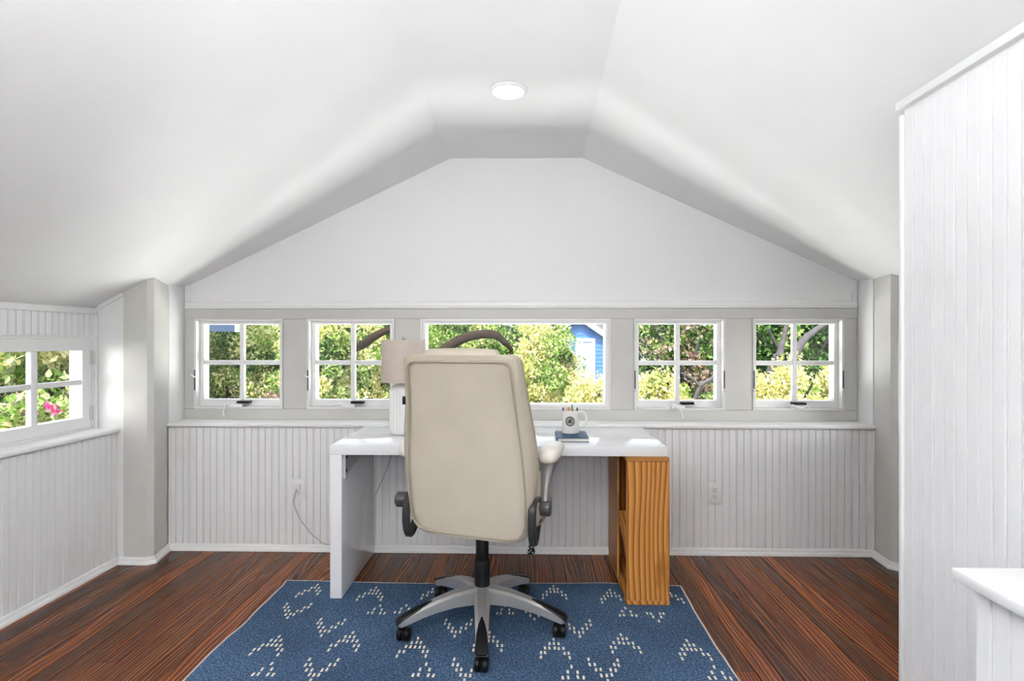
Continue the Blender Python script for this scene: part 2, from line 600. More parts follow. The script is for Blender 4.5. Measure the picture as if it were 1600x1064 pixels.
# window band of the same wall
WINS = [('window_1', -2.099, -1.533, True), ('window_2', -1.378, -0.825, True), ('window_3', -0.663, 0.526, False), ('window_4', 0.669, 1.230, True), ('window_5', 1.399, 1.954, True)]
WZ0, WZ1 = 0.836, 1.402
bm = B()
holed(bm, [-2.62, 2.62], [-0.16, 1.465], [(a + 0.012, b - 0.012, WZ0 + 0.012, WZ1 - 0.012) for _, a, b, _ in WINS], lambda u, v: (u, YD, v), (0, YX - YD, 0))
wall_back = struct('wall_back', bm, M['greige'])
def panel(x0, x1, z0, z1, dy=0.010):
    b = B()
    box(b, x0, x1, YD - dy, YD, z0, z1, 0.0016, 1)
    obj('panel_board', b, M['greige'], wall_back)
panel(-2.163, 2.036, 1.4025, 1.4645, 0.012)
panel(-2.163, 2.036, RAIL1, 0.8355, 0.012)
edges = [-2.163] + [v for _, a, b, _ in WINS for v in (a, b)] + [2.036]
for k in range(0, len(edges), 2):
    panel(edges[k] + (0.0 if k == 0 else 0.001), edges[k + 1] - (0.0 if k == len(edges) - 2 else 0.001), 0.8365, 1.4015)
# moulding between gable and window band, and slim corner strips beside the gable
def trim(n, boxes, mat=None, bev=0.003):
    b = B()
    for bx in boxes:
        box(b, *bx, bev, 2)
    return struct('trim_%d' % n, b, mat or M['white'])
bm = B()
prism(bm, [(-2.16, YD, 1.465), (-2.16, YD - 0.014, 1.467), (-2.16, YD - 0.016, 1.478), (-2.16, YD - 0.010, 1.484), (-2.16, YD - 0.009, 1.505), (-2.16, YD - 0.004, 1.512), (-2.16, YD, 1.513)], (4.195, 0, 0))
struct('trim_1', bm, M['white'])
trim(2, [(-2.160, -2.128, YD - 0.012, YD, 1.5135, 1.632)])
trim(3, [(2.006, 2.035, YD - 0.012, YD, 1.5135, 1.638)])

# wainscot below the sill
bm = B()
box(bm, -2.62, 2.62, YW, YD - 0.001, -0.02, RAIL0)
wall_wain = struct('wall_wainscot', bm, M['bead'])
BW = 0.084
def board_mesh(H, name='bead_board', w=BW):
    b = B()
    pr = [(0.0, 0.0070), (0.0022, 0.0068), (0.0034, 0.0), (0.0368, 0.0), (0.0380, 0.0068), (0.0416, 0.0068), (0.0428, 0.0016), (0.0450, 0.0006), (0.0468, 0.0014), (0.0480, 0.0044), (0.0496, 0.0), (w - 0.0022, 0.0), (w - 0.0010, 0.0068), (w, 0.0070), (w, 0.008), (0, 0.008)]
    prism(b, [(x, d, 0) for x, d in pr], (0, 0, H))
    bmesh.ops.recalc_face_normals(b, faces=b.faces)
    me = bpy.data.meshes.new(name)
    b.to_mesh(me)
    b.free()
    me.materials.append(M['bead'])
    return me
def boards(parent, me, start, step, n, rz):
    for k in range(n):
        o = bpy.data.objects.new('bead_board', me)
        COL.objects.link(o)
        o.parent = parent
        o.location = (start[0] + step[0] * k, start[1] + step[1] * k, start[2])
        o.rotation_euler = (0, 0, rz)
me = board_mesh(RAIL0 - 0.024)
boards(wall_wain, me, (-2.160, YW - 0.008, 0.022), (BW, 0), 50, 0)
# sill with a bullnose front
def sill_profile(depth, t):
    pts = [(0.0, t), (-depth + t / 2, t)]
    for k in range(1, 6):
        a = math.pi * k / 6
        pts.append((-depth + t / 2 - math.sin(a) * t / 2, t / 2 + math.cos(a) * t / 2))
    pts += [(-depth + t / 2, 0), (0.0, 0.0)]
    return pts
bm = B()
pr = sill_profile(YD - YW + 0.026, RAIL1 - RAIL0)
prism(bm, [(-2.164, YD + y, RAIL0 + z) for y, z in pr], (2.164 + 2.046, 0, 0))
sill_back = struct('trim_4', bm, M['white'], smooth=35)
trim(5, [(-2.160, -2.144, YW - 0.018, YW - 0.0085, 0.03, RAIL0 - 0.002)])
trim(6, [(2.028, 2.043, YW - 0.018, YW - 0.0085, 0.03, RAIL0 - 0.002)])

# returns beside the window recess and the corner posts
def post(name, pts, mat, top):
    b = B()
    z = 0.0
    vb = [b.verts.new((x, y, 0)) for x, y in pts]
    vt = [b.verts.new((x, y, ceil_z(x) + 0.05)) for x, y in pts]
    n = len(pts)
    b.faces.new(vb)
    b.faces.new(list(reversed(vt)))
    for i in range(n):
        b.faces.new((vb[i], vb[(i + 1) % n], vt[(i + 1) % n], vt[i]))
    return struct(name, b, mat)
post('wall_recess_left', [(-2.1665, YW + 0.0), (-2.1665, YX), (-2.60, YX), (-2.60, YW)], M['white'], 0)
post('wall_recess_right', [(2.040, YW), (2.040, YX), (2.60, YX), (2.60, YW)], M['white'], 0)
post('wall_corner_left', [(-2.282, 3.17), (-2.146, 3.17), (-2.120, 3.192), (-2.1685, YW - 0.0005), (-2.282, YW - 0.0005)], M['column'], 0)
post('wall_return_left', [(-2.60, 3.176), (-2.284, 3.176), (-2.284, YW - 0.001), (-2.60, YW - 0.001)], M['white'], 0)
post('wall_corner_right', [(2.046, YW - 0.0005), (2.026, 3.215), (2.052, 3.19), (2.60, 3.19), (2.60, YW - 0.0005)], M['column'], 0)

# left side wall: bead board below, window above
LW = (2.40, 3.150, 0.785, 1.287)
bm = B()
holed(bm, [Y0, 3.176], [-0.16, 1.60], [LW], lambda u, v: (XLW, u, v), (-0.055, 0, 0))
wall_left = struct('wall_left', bm, M['white'])
bm = B()
box(bm, XLW + 0.001, XL, Y0, 3.1755, -0.02, RAIL0)
wall_left_low = struct('wall_left_wainscot', bm, M['bead'])
boards(wall_left_low, me, (XL + 0.008, 3.172 - BW, 0.022), (0, -BW), 24, R(90))
me_s = board_mesh(0.118, 'bead_board')
wl = wall_left
boards(wl, me_s, (XLW + 0.008, 3.168 - BW, 1.296), (0, -BW), 14, R(90))
bm = B()
pr = sill_profile(-XLW + XL + 0.026, RAIL1 - RAIL0)
prism(bm, [(XLW - y, Y0, RAIL0 + z) for y, z in pr], (0, 3.172 - Y0, 0))
struct('trim_7', bm, M['white'], smooth=35)
trim(8, [(XLW, XLW + 0.016, 1.6, 3.174, 1.415, 1.447)])
trim(9, [(XLW, XLW + 0.014, 1.6, 3.160, 1.2875, 1.2955)])
trim(10, [(XLW, XLW + 0.020, 3.1545, 3.1745, RAIL1, 1.414)])
# sloping strip where the return meets the ceiling
bm = B()
prism(bm, [(-2.43, 3.176, ceil_z(-2.43) - 0.022), (-2.284, 3.176, ceil_z(-2.284) - 0.022), (-2.284, 3.176, ceil_z(-2.284)), (-2.43, 3.176, ceil_z(-2.43))], (0, -0.012, 0))
struct('trim_11', bm, M['white'])

# right side wall beyond the partition (a window there lets light in), rear wall
RW = (2.15, 3.0, 0.80, 1.28)
bm = B()
holed(bm, [Y0, 3.19], [-0.16, 1.60], [RW], lambda u, v: (XR, u, v), (0.14, 0, 0))
struct('wall_right', bm, M['white'])
bm = B()
holed(bm, [-2.62, 2.62], [-0.16, 2.45], [], lambda u, v: (u, Y0, v), (0, -0.1, 0))
struct('wall_front', bm, M['gable'])

# bead-board partition to the right of the camera
PX, PY, PZ = 1.19, 1.82, 2.005
bm = B()
box(bm, PX, PX + 0.10, Y0 + 0.001, PY, -0.02, PZ)
wall_part = struct('wall_partition', bm, M['bead'])
me_p = board_mesh(PZ - 0.03, 'bead_board')
for k in range(12):
    o = bpy.data.objects.new('bead_board', me_p)
    COL.objects.link(o)
    o.parent = wall_part
    o.location = (PX - 0.008, PY - 0.012 - BW * k, 0.0)
    o.rotation_euler = (0, 0, R(-90))
    # local -y (the face) must look toward -x
bm = B()
box(bm, PX - 0.016, PX + 0.004, PY - 0.012, PY + 0.006, 0.0, PZ - 0.03, 0.005, 3)
struct('trim_12', bm, M['white'], smooth=40)
bm = B()
box(bm, PX - 0.022, PX + 0.10, 0.6, PY + 0.012, PZ - 0.012, PZ + 0.014, 0.004, 2)
struct('trim_13', bm, M['white'], smooth=40)

# low stair wall with its cap at the lower right
HX, HY_, HZ = 0.915, 1.189, 0.772
bm = B()
box(bm, HX + 0.008, PX - 0.009, -1.0, HY_ - 0.008, -0.02, HZ)
wall_stair = struct('wall_stair', bm, M['bead'])
me_h = board_mesh(HZ - 0.001, 'bead_board')
for k in range(9):
    o = bpy.data.objects.new('bead_board', me_h)
    COL.objects.link(o)
    o.parent = wall_stair
    o.location = (HX, HY_ - 0.006 - BW * k, 0.0)
    o.rotation_euler = (0, 0, R(-90))
bm = B()
box(bm, 0.886, PX - 0.009, -1.0, 1.210, HZ, HZ + 0.024, 0.004, 2)
cap = struct('trim_14', bm, M['white'], smooth=40)

# baseboards
def baseboard(name, pts, nrm):
    """quarter-round strip along a floor polyline; nrm: for each point the direction into the room (mitred)"""
    prof = [(0, 0), (0.020, 0), (0.019, 0.010), (0.015, 0.018), (0.010, 0.022), (0.009, 0.036), (0.006, 0.040), (0, 0.040)]
    b = B()
    loft(b, [[(p[0] + n[0] * d, p[1] + n[1] * d, z + 0.0005) for d, z in prof] for p, n in zip(pts, nrm)])
    return struct(name, b, M['white'], smooth=40)
baseboard('baseboard_back', [(-2.166, YW - 0.008), (2.040, YW - 0.008)], [(0, -1), (0, -1)])
baseboard('baseboard_left', [(XL + 0.008, Y0), (XL + 0.008, 3.168)], [(1, 0), (1, 0)])
baseboard('baseboard_corner_left', [(XL + 0.028, 3.170), (-2.146, 3.168), (-2.119, 3.190), (-2.163, YW - 0.009)], [(0, -1), (0.55, -1.0), (1.05, -0.45), (1, 0.1)])
baseboard('baseboard_corner_right', [(2.038, YW - 0.009), (2.024, 3.214), (2.050, 3.188), (2.355, 3.188)], [(-1, 0), (-1.05, -0.45), (-0.5, -1.0), (0, -1)])

# ------------------------------------------------------------------ windows
def bars(x0, x1, z0, z1, t, y0, y1, tb=None, tt=None, bev=0.002):
    """rectangular frame as one connected mesh"""
    b = B()
    tb = t if tb is None else tb
    tt = t if tt is None else tt
    holed(b, [x0, x1], [z0, z1], [(x0 + t, x1 - t, z0 + tb, z1 - tt)], lambda u, v: (u, y0, v), (0, y1 - y0, 0))
    return b
def awning(name, x0, x1, crank, latch_l, latch_r, n):
    w = bpy.data.objects.new(name, None)
    COL.objects.link(w)
    w['kind'] = 'structure'
    w.location = ((x0 + x1) / 2, YD, WZ0)
    obj('frame', bars(x0, x1, WZ0, WZ1, 0.013, YD - 0.016, YX - 0.02), M['frame'], w)
    st = 0.024
    sx0, sx1, sz0, sz1 = x0 + 0.0135, x1 - 0.0135, WZ0 + 0.0135, WZ1 - 0.0135
    sash = obj('sash', bars(sx0, sx1, sz0, sz1, st, YD + 0.030, YD + 0.062, 0.040, 0.020), M['sash'], w)
    gx0, gx1, gz0, gz1 = sx0 + st, sx1 - st, sz0 + 0.040, sz1 - 0.020
    cx, cz = (gx0 + gx1) / 2, (gz0 + gz1) / 2 - 0.004
    b = B(); box(b, cx - 0.0145, cx + 0.0145, YD + 0.032, YD + 0.060, gz0, gz1, 0.004, 1); obj('muntin', b, M['sash'], sash)
    for a0, a1 in ((gx0, cx - 0.0145), (cx + 0.0145, gx1)):
        b = B(); box(b, a0, a1, YD + 0.033, YD + 0.059, cz - 0.0145, cz + 0.0145, 0.004, 1); obj('muntin', b, M['sash'], sash)
        for c0, c1 in ((gz0, cz - 0.0145), (cz + 0.0145, gz1)):
            b = B(); box(b, a0, a1, YD + 0.045, YD + 0.048, c0, c1); obj('pane', b, M['glass'], sash)
    # outside jamb seen through the glass
    obj('outside_jamb', bars(gx0 - 0.012, gx1 + 0.012, gz0 - 0.012, gz1 + 0.012, 0.012, YD + 0.063, YX + 0.012), M['jamb'], w)
    # crank operator on the lower frame
    kx = cx + crank[0]
    b = B(); box(b, cx - 0.055, cx + 0.030, YD - 0.030, YD - 0.014, WZ0 + 0.008, WZ0 + 0.030, 0.005, 2); h = obj('crank_housing', b, M['sash'], w, 40)
    b = B(); tube(b, [(kx, YD - 0.030, WZ0 + 0.030), (kx - 0.012, YD - 0.044, WZ0 + 0.034)] + [(kx + dx, YD - 0.050, WZ0 + 0.02 + dz) for dx, dz in crank[1]], [0.007, 0.006, 0.0045, 0.0065], 8, sub=3); obj('crank_handle', b, M['sash'], h, 60)
    b = B(); box(b, cx + crank[2], cx + crank[2] + 0.078, YD - 0.018, YD + 0.029, WZ0 + 0.034, WZ0 + 0.048, 0.002, 1); obj('operator_arm', b, M['black'], w)
    for flag, lx, sgn in ((latch_l, x0 + 0.006, -1), (latch_r, x1 - 0.006, 1)):
        if not flag:
            continue
        b = B(); box(b, lx - 0.003, lx + 0.003, YD - 0.0185, YD - 0.0155, WZ0 + 0.115, WZ0 + 0.245); pl = obj('latch_plate', b, M['slot'], w)
        zz = WZ0 + (0.20 if latch_l and latch_r is False else 0.12)
        b = B(); tube(b, [(lx + 0.001, YD - 0.017, zz), (lx - 0.006, YD - 0.03, zz + 0.006), (lx - 0.013, YD - 0.034, zz + 0.016)], [0.005, 0.0055, 0.004], 8, sub=2); obj('latch_lever', b, M['sash'], pl, 60)
    return w
HANG = [(-0.026, -0.005), (-0.034, -0.035), (-0.022, -0.055)]
FOLD = [(-0.03, 0.012), (0.03, 0.004), (0.07, 0.012)]
awning('window_1', -2.099, -1.533, (-0.055, [(-0.012, -0.01), (-0.022, -0.04), (-0.012, -0.062)], -0.01), True, False, 1)
awning('window_2', -1.378, -0.825, (-0.050, [(-0.045, 0.010), (-0.085, 0.004), (-0.10, 0.012)], 0.0), True, False, 2)
awning('window_4', 0.669, 1.230, (-0.030, [(0.018, -0.01), (0.036, -0.045), (0.042, -0.066)], 0.012), True, True, 4)
awning('window_5', 1.399, 1.954, (-0.035, [(0.03, -0.004), (0.07, 0.010), (0.085, 0.0)], -0.03), True, True, 5)
# fixed picture window
w3 = bpy.data.objects.new('window_3', None); COL.objects.link(w3); w3['kind'] = 'structure'; w3.location = (-0.07, YD, WZ0)
obj('frame', bars(-0.663, 0.526, WZ0, WZ1, 0.016, YD - 0.016, YX - 0.02), M['frame'], w3)
obj('stop_bead', bars(-0.6465, 0.5095, WZ0 + 0.0165, WZ1 - 0.0165, 0.016, YD - 0.004, YD + 0.05), M['sash'], w3)
b = B(); box(b, -0.632, 0.495, YD + 0.030, YD + 0.034, WZ0 + 0.031, WZ1 - 0.031); obj('pane', b, M['glass'], w3)
obj('outside_jamb', bars(-0.640, 0.503, WZ0 + 0.022, WZ1 - 0.022, 0.010, YD + 0.051, YX + 0.012), M['jamb'], w3)

# side window in the left wall (hinged at its far stile)
w6 = bpy.data.objects.new('window_6', None); COL.objects.link(w6); w6['kind'] = 'structure'; w6.location = (XLW, 2.775, 0.785)
def barsY(y0, y1, z0, z1, t, x0, x1, tb=None, tt=None, te=None):
    b = B()
    tb = t if tb is None else tb
    tt = t if tt is None else tt
    te = t if te is None else te
    holed(b, [y0, y1], [z0, z1], [(y0 + t, y1 - te, z0 + tb, z1 - tt)], lambda u, v: (x0, u, v), (x1 - x0, 0, 0))
    return b
obj('frame', barsY(2.385, 3.154, 0.7695, 1.2870, 0.012, XLW - 0.052, XLW + 0.008), M['white'], w6)
sash6 = obj('sash', barsY(2.3985, 3.140, 0.783, 1.274, 0.062, XLW - 0.030, XLW + 0.004, 0.058, 0.062), M['sash'], w6)
b = B(); box(b, XLW - 0.029, XLW + 0.002, 2.755, 2.795, 0.841, 1.212, 0.006, 2); obj('muntin', b, M['sash'], sash6, 40)
for a0, a1 in ((2.4605, 2.755), (2.795, 3.078)):
    b = B(); box(b, XLW - 0.028, XLW + 0.001, a0, a1, 1.022, 1.050, 0.006, 2); obj('muntin', b, M['sash'], sash6, 40)
    for c0, c1 in ((0.841, 1.022), (1.050, 1.212)):
        b = B(); box(b, XLW - 0.016, XLW - 0.013, a0, a1, c0, c1); obj('pane', b, M['glass'], sash6)
obj('outside_jamb', barsY(2.445, 3.095, 0.825, 1.228, 0.016, XLW - 0.056, XLW - 0.031), M['jamb'], w6)
for z in (0.86, 1.17):
    b = B(); cyl(b, (XLW + 0.014, 3.147, z - 0.035), (XLW + 0.014, 3.147, z + 0.035), 0.007, 10)
    box(b, XLW + 0.0045, XLW + 0.010, 3.130, 3.154, z - 0.038, z + 0.038, 0.001, 1); obj('hinge', b, M['hinge'], w6, 40)
# small window in the right side wall, hidden behind the partition
w7 = bpy.data.objects.new('window_7', None); COL.objects.link(w7); w7['kind'] = 'structure'; w7.location = (XR, 2.575, 0.80)
obj('frame', barsY(2.15, 3.0, 0.80, 1.28, 0.03, XR - 0.004, XR + 0.09), M['white'], w7)
b = B(); box(b, XR + 0.05, XR + 0.054, 2.18, 2.97, 0.83, 1.25); obj('pane', b, M['glass'], w7)

# ------------------------------------------------------------------ ceiling light
lt = thing('recessed_light', (-0.082, 2.588, 2.4065), 'round white recessed ceiling light, switched on, in the flat ceiling strip', 'ceiling light')
bm = B()
lathe(bm, [(0.066, -0.004), (0.070, -0.010), (0.080, -0.012), (0.087, -0.008), (0.088, 0.0), (0.066, 0.0)], seg=48, close=False)
obj('trim_ring', bm, M['white'], lt, 40, local=True)
bm = B()
lathe(bm, [(0.0659, -0.0005), (0.0655, -0.0045), (0.045, -0.0062), (0.001, -0.0070)], seg=48)
obj('lens', bm, M['lens'], lt, 60, local=True)

# ------------------------------------------------------------------ rug
RX0, RX1, RY0, RY1, RT = -1.262, 0.790, -0.05, 2.955, 0.007
rug = thing('rug', ((RX0 + RX1) / 2, (RY0 + RY1) / 2, 0.0), 'blue flatwoven rug with cream stitched chevrons under desk and chair', 'rug')
def edge_far(x):
    return RY1 + 0.010 * math.sin(x * 4.1 + 0.6) + 0.012 * math.exp(-((x - 0.40) / 0.10) ** 2) - 0.006
def edge_left(y):
    return RX0 + 0.010 * math.sin(y * 5.0) + 0.010 * math.exp(-((y - 2.5) / 0.08) ** 2)
def edge_right(y):
    return RX1 + 0.008 * math.sin(y * 4.0 + 1)
bm = B()
nu, nv = 60, 60
g = []
for j in range(nv + 1):
    row = []
    for i in range(nu + 1):
        u, v = i / nu, j / nv
        x = RX0 + (RX1 - RX0) * u
        y = RY0 + (edge_far(x) - RY0) * v
        x = edge_left(y) + (edge_right(y) - edge_left(y)) * u
        row.append(bm.verts.new((x, y, RT)))
    g.append(row)
fs = [bm.faces.new((g[j][i], g[j][i + 1], g[j + 1][i + 1], g[j + 1][i])) for j in range(nv) for i in range(nu)]
ex = bmesh.ops.extrude_face_region(bm, geom=fs)
bmesh.ops.translate(bm, verts=[q for q in ex['geom'] if isinstance(q, bmesh.types.BMVert)], vec=(0, 0, -(RT - 0.001)))
obj('weave', bm, M['rug'], rug)
bm = B()
outl = [edge_p for edge_p in
        [(edge_left(y), y) for y in np.linspace(RY0, RY1 - 0.01, 60)] +
        [(x, edge_far(x)) for x in np.linspace(RX0 + 0.004, RX1 - 0.004, 60)] +
        [(edge_right(y), y) for y in np.linspace(RY1 - 0.01, RY0, 60)]]
rr = random.Random(2)
op = [Vector((x + rr.uniform(-0.0015, 0.0015), y + rr.uniform(-0.0015, 0.0015), 0.0042)) for x, y in outl]
rings = []
for i, p in enumerate(op):
    t = (op[min(i + 1, len(op) - 1)] - op[max(i - 1, 0)]).normalized()
    sdv = Vector((-t.y, t.x, 0))
    rings.append([p + sdv * (0.0065 * math.cos(math.pi * k / 4)) + Vector((0, 0, 0.0035 * math.sin(math.pi * k / 4))) for k in range(8)])
loft(bm, rings)
obj('binding', bm, M['fringe'], rug, 60, kind=None)
# stitched motifs: dashes of raised yarn
MOT = [('S', -1.075, 2.907), ('V', -1.085, 2.558), ('V', -0.873, 2.412), ('L', -1.052, 2.398), ('L', -0.748, 2.437), ('s', -0.993, 2.194), ('V', -0.80, 2.091),
       ('L', -0.764, 2.884), ('s', -0.693, 2.685), ('L', -0.453, 2.907), ('s', -0.569, 2.694), ('V', -0.303, 2.421), ('L', -0.457, 2.397), ('s', -0.388, 2.205), ('V', -0.228, 2.105),
       ('L', 0.141, 2.922), ('s', -0.097, 2.699), ('v', 0.038, 2.574), ('L', 0.423, 2.884), ('V', 0.229, 2.429), ('L', -0.157, 2.451), ('L', 0.116, 2.401), ('s', 0.176, 2.206), ('V', 0.304, 2.118),
       ('s', 0.467, 2.694), ('v', 0.597, 2.57), ('L', 0.700, 2.892), ('L', 0.406, 2.449), ('L', 0.675, 2.405), ('s', 0.725, 2.216)]
MOT += [(k, x, y - 0.86) for k, x, y in MOT if y < 2.75] + [(k, x, y - 1.72) for k, x, y in MOT if y < 2.75 and y - 1.72 > 0.1]
bm = B()
def stitch(x, y):
    if not (edge_left(y) + 0.008 < x < edge_right(y) - 0.008 and y < edge_far(x) - 0.015):
        return
    w, L, h = 0.0050, 0.0152, RT + 0.0013
    q = rr.uniform(-0.002, 0.002)
    a = [bm.verts.new((x - w, y - L * 0.8, RT - 0.001)), bm.verts.new((x + w, y - L * 0.8, RT - 0.001)), bm.verts.new((x + w + q, y + L * 0.8, RT - 0.001)), bm.verts.new((x - w + q, y + L * 0.8, RT - 0.001))]
    t = [bm.verts.new((x - w * 0.7, y - L * 0.62, h)), bm.verts.new((x + w * 0.7, y - L * 0.62, h)), bm.verts.new((x + w * 0.7 + q, y + L * 0.62, h)), bm.verts.new((x - w * 0.7 + q, y + L * 0.62, h))]
    bm.faces.new(t)
    for i in range(4):
        bm.faces.new((a[i], a[(i + 1) % 4], t[(i + 1) % 4], t[i]))
for k, mx, my in MOT:
    big = k in 'LVS'
    sg = -1 if k in 'LsS' else 1
    n = 3 if big else 2
    for i in range(-n, n + 1):
        rows_ = 2 if big else (2 if abs(i) == 1 else 1)
        if big and i == 0:
            rows_ = 3 if k == 'L' else 2
        yy = my + sg * abs(i) * (0.034 if big else 0.036)
        for q in range(rows_):
            if k == 'S' and (i > 2):
                continue
            y2 = yy - q * 0.034 if sg < 0 else yy + q * 0.034
            stitch(mx + i * 0.0190 + rr.uniform(-0.0012, 0.0012), y2 + rr.uniform(-0.003, 0.003))
obj('stitching', bm, M['stitch'], rug, kind='stuff')

# ------------------------------------------------------------------ desk
DX0, DX1, DY0, DY1, DZ0, DZ1 = -0.957, 0.679, 2.752, 3.345, 0.709, 0.756
desk = thing('desk', ((DX0 + DX1) / 2, (DY0 + DY1) / 2, 0.0), 'glossy white desk with one slab leg in front of the picture window', 'desk')
bm = B(); box(bm, DX0, DX1, DY0, DY1, DZ0, DZ1, 0.002, 2); obj('tabletop', bm, M['lacquer'], desk, 40)
bm = B(); box(bm, DX0 + 0.0005, DX0 + 0.058, DY0 + 0.001, DY1 - 0.001, RT + 0.0017, DZ0 - 0.0003, 0.002, 2); obj('side_panel', bm, M['lacquer'], desk, 40)
bm = B()
gx = DX0 + 0.0585
prism(bm, [(gx, DY0 + 0.022, DZ0 - 0.001), (gx, DY0 + 0.022, DZ0 - 0.122), (gx, DY0 + 0.034, DZ0 - 0.122), (gx, DY1 - 0.05, DZ0 - 0.010), (gx, DY1 - 0.05, DZ0 - 0.001)], (0.004, 0, 0))
box(bm, gx, gx + 0.013, DY0 + 0.020, DY0 + 0.023, DZ0 - 0.122, DZ0 - 0.001)
br = obj('bracket', bm, M['steel'], desk)
for y, z in ((DY0 + 0.055, DZ0 - 0.022), (DY0 + 0.055, DZ0 - 0.088), (DY0 + 0.215, DZ0 - 0.035)):
    bm = B(); cyl(bm, (gx + 0.0035, y, z), (gx + 0.009, y, z), 0.0075, 12); cyl(bm, (gx + 0.009, y, z), (gx + 0.0095, y, z), 0.0035, 8)
    obj('bolt', bm, M['black'], br, 40)

# ------------------------------------------------------------------ pine unit under the right end of the desk
UX0, UX1, UY0, UY1, UZ0, UZ1 = 0.478, 0.682, 2.722, 3.312, RT + 0.0017, 0.7085
unit = thing('pine_shelf_unit', ((UX0 + UX1) / 2, (UY0 + UY1) / 2, RT), 'narrow orange pine shelf unit propping up the white desk top', 'shelf unit')
tk = 0.019
bm = B(); box(bm, UX0, UX1, UY0, UY0 + tk, UZ0 + tk, UZ1 - tk, 0.0015, 1); obj('end_panel', bm, M['pine'], unit)
bm = B(); box(bm, UX0, UX1, UY1 - tk, UY1, UZ0 + tk, UZ1 - tk, 0.0015, 1); obj('end_panel', bm, M['pine'], unit)
bm = B(); box(bm, UX0, UX1, UY0, UY1, UZ1 - tk, UZ1, 0.0015, 1); obj('top_board', bm, M['pine_x'], unit)
bm = B(); box(bm, UX0, UX1, UY0 - 0.001, UY1, UZ0, UZ0 + tk, 0.0015, 1); obj('bottom_board', bm, M['pine_y'], unit)
bm = B(); box(bm, UX1 - 0.012, UX1, UY0 + tk, UY1 - tk, UZ0 + tk, UZ1 - tk); obj('back_board', bm, M['pine_s'], unit)
bm = B(); box(bm, UX0 + 0.001, UX0 + 0.013, 3.010, UY1 - tk, UZ0 + tk, UZ1 - tk, 0.001, 1); obj('face_board', bm, M['pine_s'], unit)
bm = B()
prism(bm, [(UX0 + 0.006, UY0 + tk, 0.205), (UX0 + 0.006, UY0 + tk, 0.225), (UX0 + 0.006, 3.009, 0.372), (UX0 + 0.006, 3.009, 0.352)], (UX1 - UX0 - 0.018, 0, 0))
obj('sloping_shelf', bm, M['pine_y'], unit)

# ------------------------------------------------------------------ table lamp
lx, ly = -0.672, 3.115
lamp_t = thing('table_lamp', (lx, ly, DZ1), 'white ribbed ceramic table lamp with beige linen drum shade on the desk', 'lamp')
bm = B()
def rib(a, z):
    return 1.0 + (0.045 * abs(math.sin(a * 13)) if 0.012 < z < 0.252 else 0.0)
lathe(bm, [(0.060, 0.0), (0.072, 0.002), (0.075, 0.006), (0.076, 0.013), (0.0765, 0.10), (0.0765, 0.20), (0.075, 0.232), (0.070, 0.251), (0.060, 0.262), (0.030, 0.272), (0.020, 0.276), (0.018, 0.282)], (0, 0, 0), 156, rib)
obj('base', bm, M['ceramic'], lamp_t, 50, local=True)
bm = B(); lathe(bm, [(0.016, 0.280), (0.018, 0.284), (0.018, 0.330), (0.012, 0.334), (0.004, 0.338), (0.004, 0.512), (0.009, 0.515), (0.011, 0.522), (0.009, 0.529), (0.002, 0.532)], (0, 0, 0), 20); obj('stem', bm, M['nickel'], lamp_t, 40, local=True)
bm = B()
lathe(bm, [(0.1205, 0.286), (0.1222, 0.284), (0.1235, 0.286), (0.1185, 0.511), (0.1175, 0.5135), (0.1160, 0.511), (0.1205, 0.286)], (0, 0, 0), 64, close=False)
sh = obj('lamp_shade', bm, M['linen'], lamp_t, 50, local=True)
bm = B()
for a in (0, 2 * math.pi / 3, 4 * math.pi / 3):
    cyl(bm, (0.003 * math.cos(a), 0.003 * math.sin(a), 0.509), (0.1165 * math.cos(a), 0.1165 * math.sin(a), 0.509), 0.0018, 6)
obj('shade_spider', bm, M['nickel'], sh, local=True)

# ------------------------------------------------------------------ notebook, mug, pens
nb = thing('notebook', (0.236, 2.97, DZ1), 'blue hardcover notebook lying on the white desk under the mug', 'notebook', rz=R(-1))
bm = B(); box(bm, -0.0735, 0.0775, -0.108, 0.108, 0.0032, 0.0185); obj('page_block', bm, M['paper'], nb, local=True)
bm = B()
pr = [(-0.078, 0.0), (0.081, 0.0), (0.081, 0.003), (-0.0745, 0.003), (-0.0745, 0.0188), (0.081, 0.0188), (0.081, 0.0218), (-0.078, 0.0218), (-0.0815, 0.0185), (-0.0815, 0.003)]
prism(bm, [(x, -0.112, z) for x, z in pr], (0, 0.224, 0))
obj('cover', bm, M['book'], nb, local=True)

mz = DZ1 + 0.0222
mug = thing('mug', (0.234, 3.020, mz), 'cream mug with round black emblem and a loop handle on the notebook', 'mug')
bm = B()
prof = [(0.020, 0.0), (0.044, 0.0), (0.0465, 0.002), (0.0462, 0.010), (0.0445, 0.060), (0.0425, 0.110), (0.0428, 0.117), (0.0415, 0.119), (0.0398, 0.117), (0.0396, 0.108), (0.0420, 0.010), (0.0405, 0.006), (0.001, 0.0058)]
lathe(bm, prof, seg=48)
obj('body', bm, M['mug'], mug, 40, local=True)
bm = B(); tube(bm, [(0.0405, 0, 0.106), (0.062, 0, 0.112), (0.080, 0, 0.100), (0.086, 0, 0.075), (0.080, 0, 0.048), (0.062, 0, 0.031), (0.0435, 0, 0.033)], [0.0065, 0.0062, 0.006, 0.006, 0.006, 0.0062, 0.0065], 10, sub=5)
obj('handle', bm, M['mug'], mug, 60, local=True)
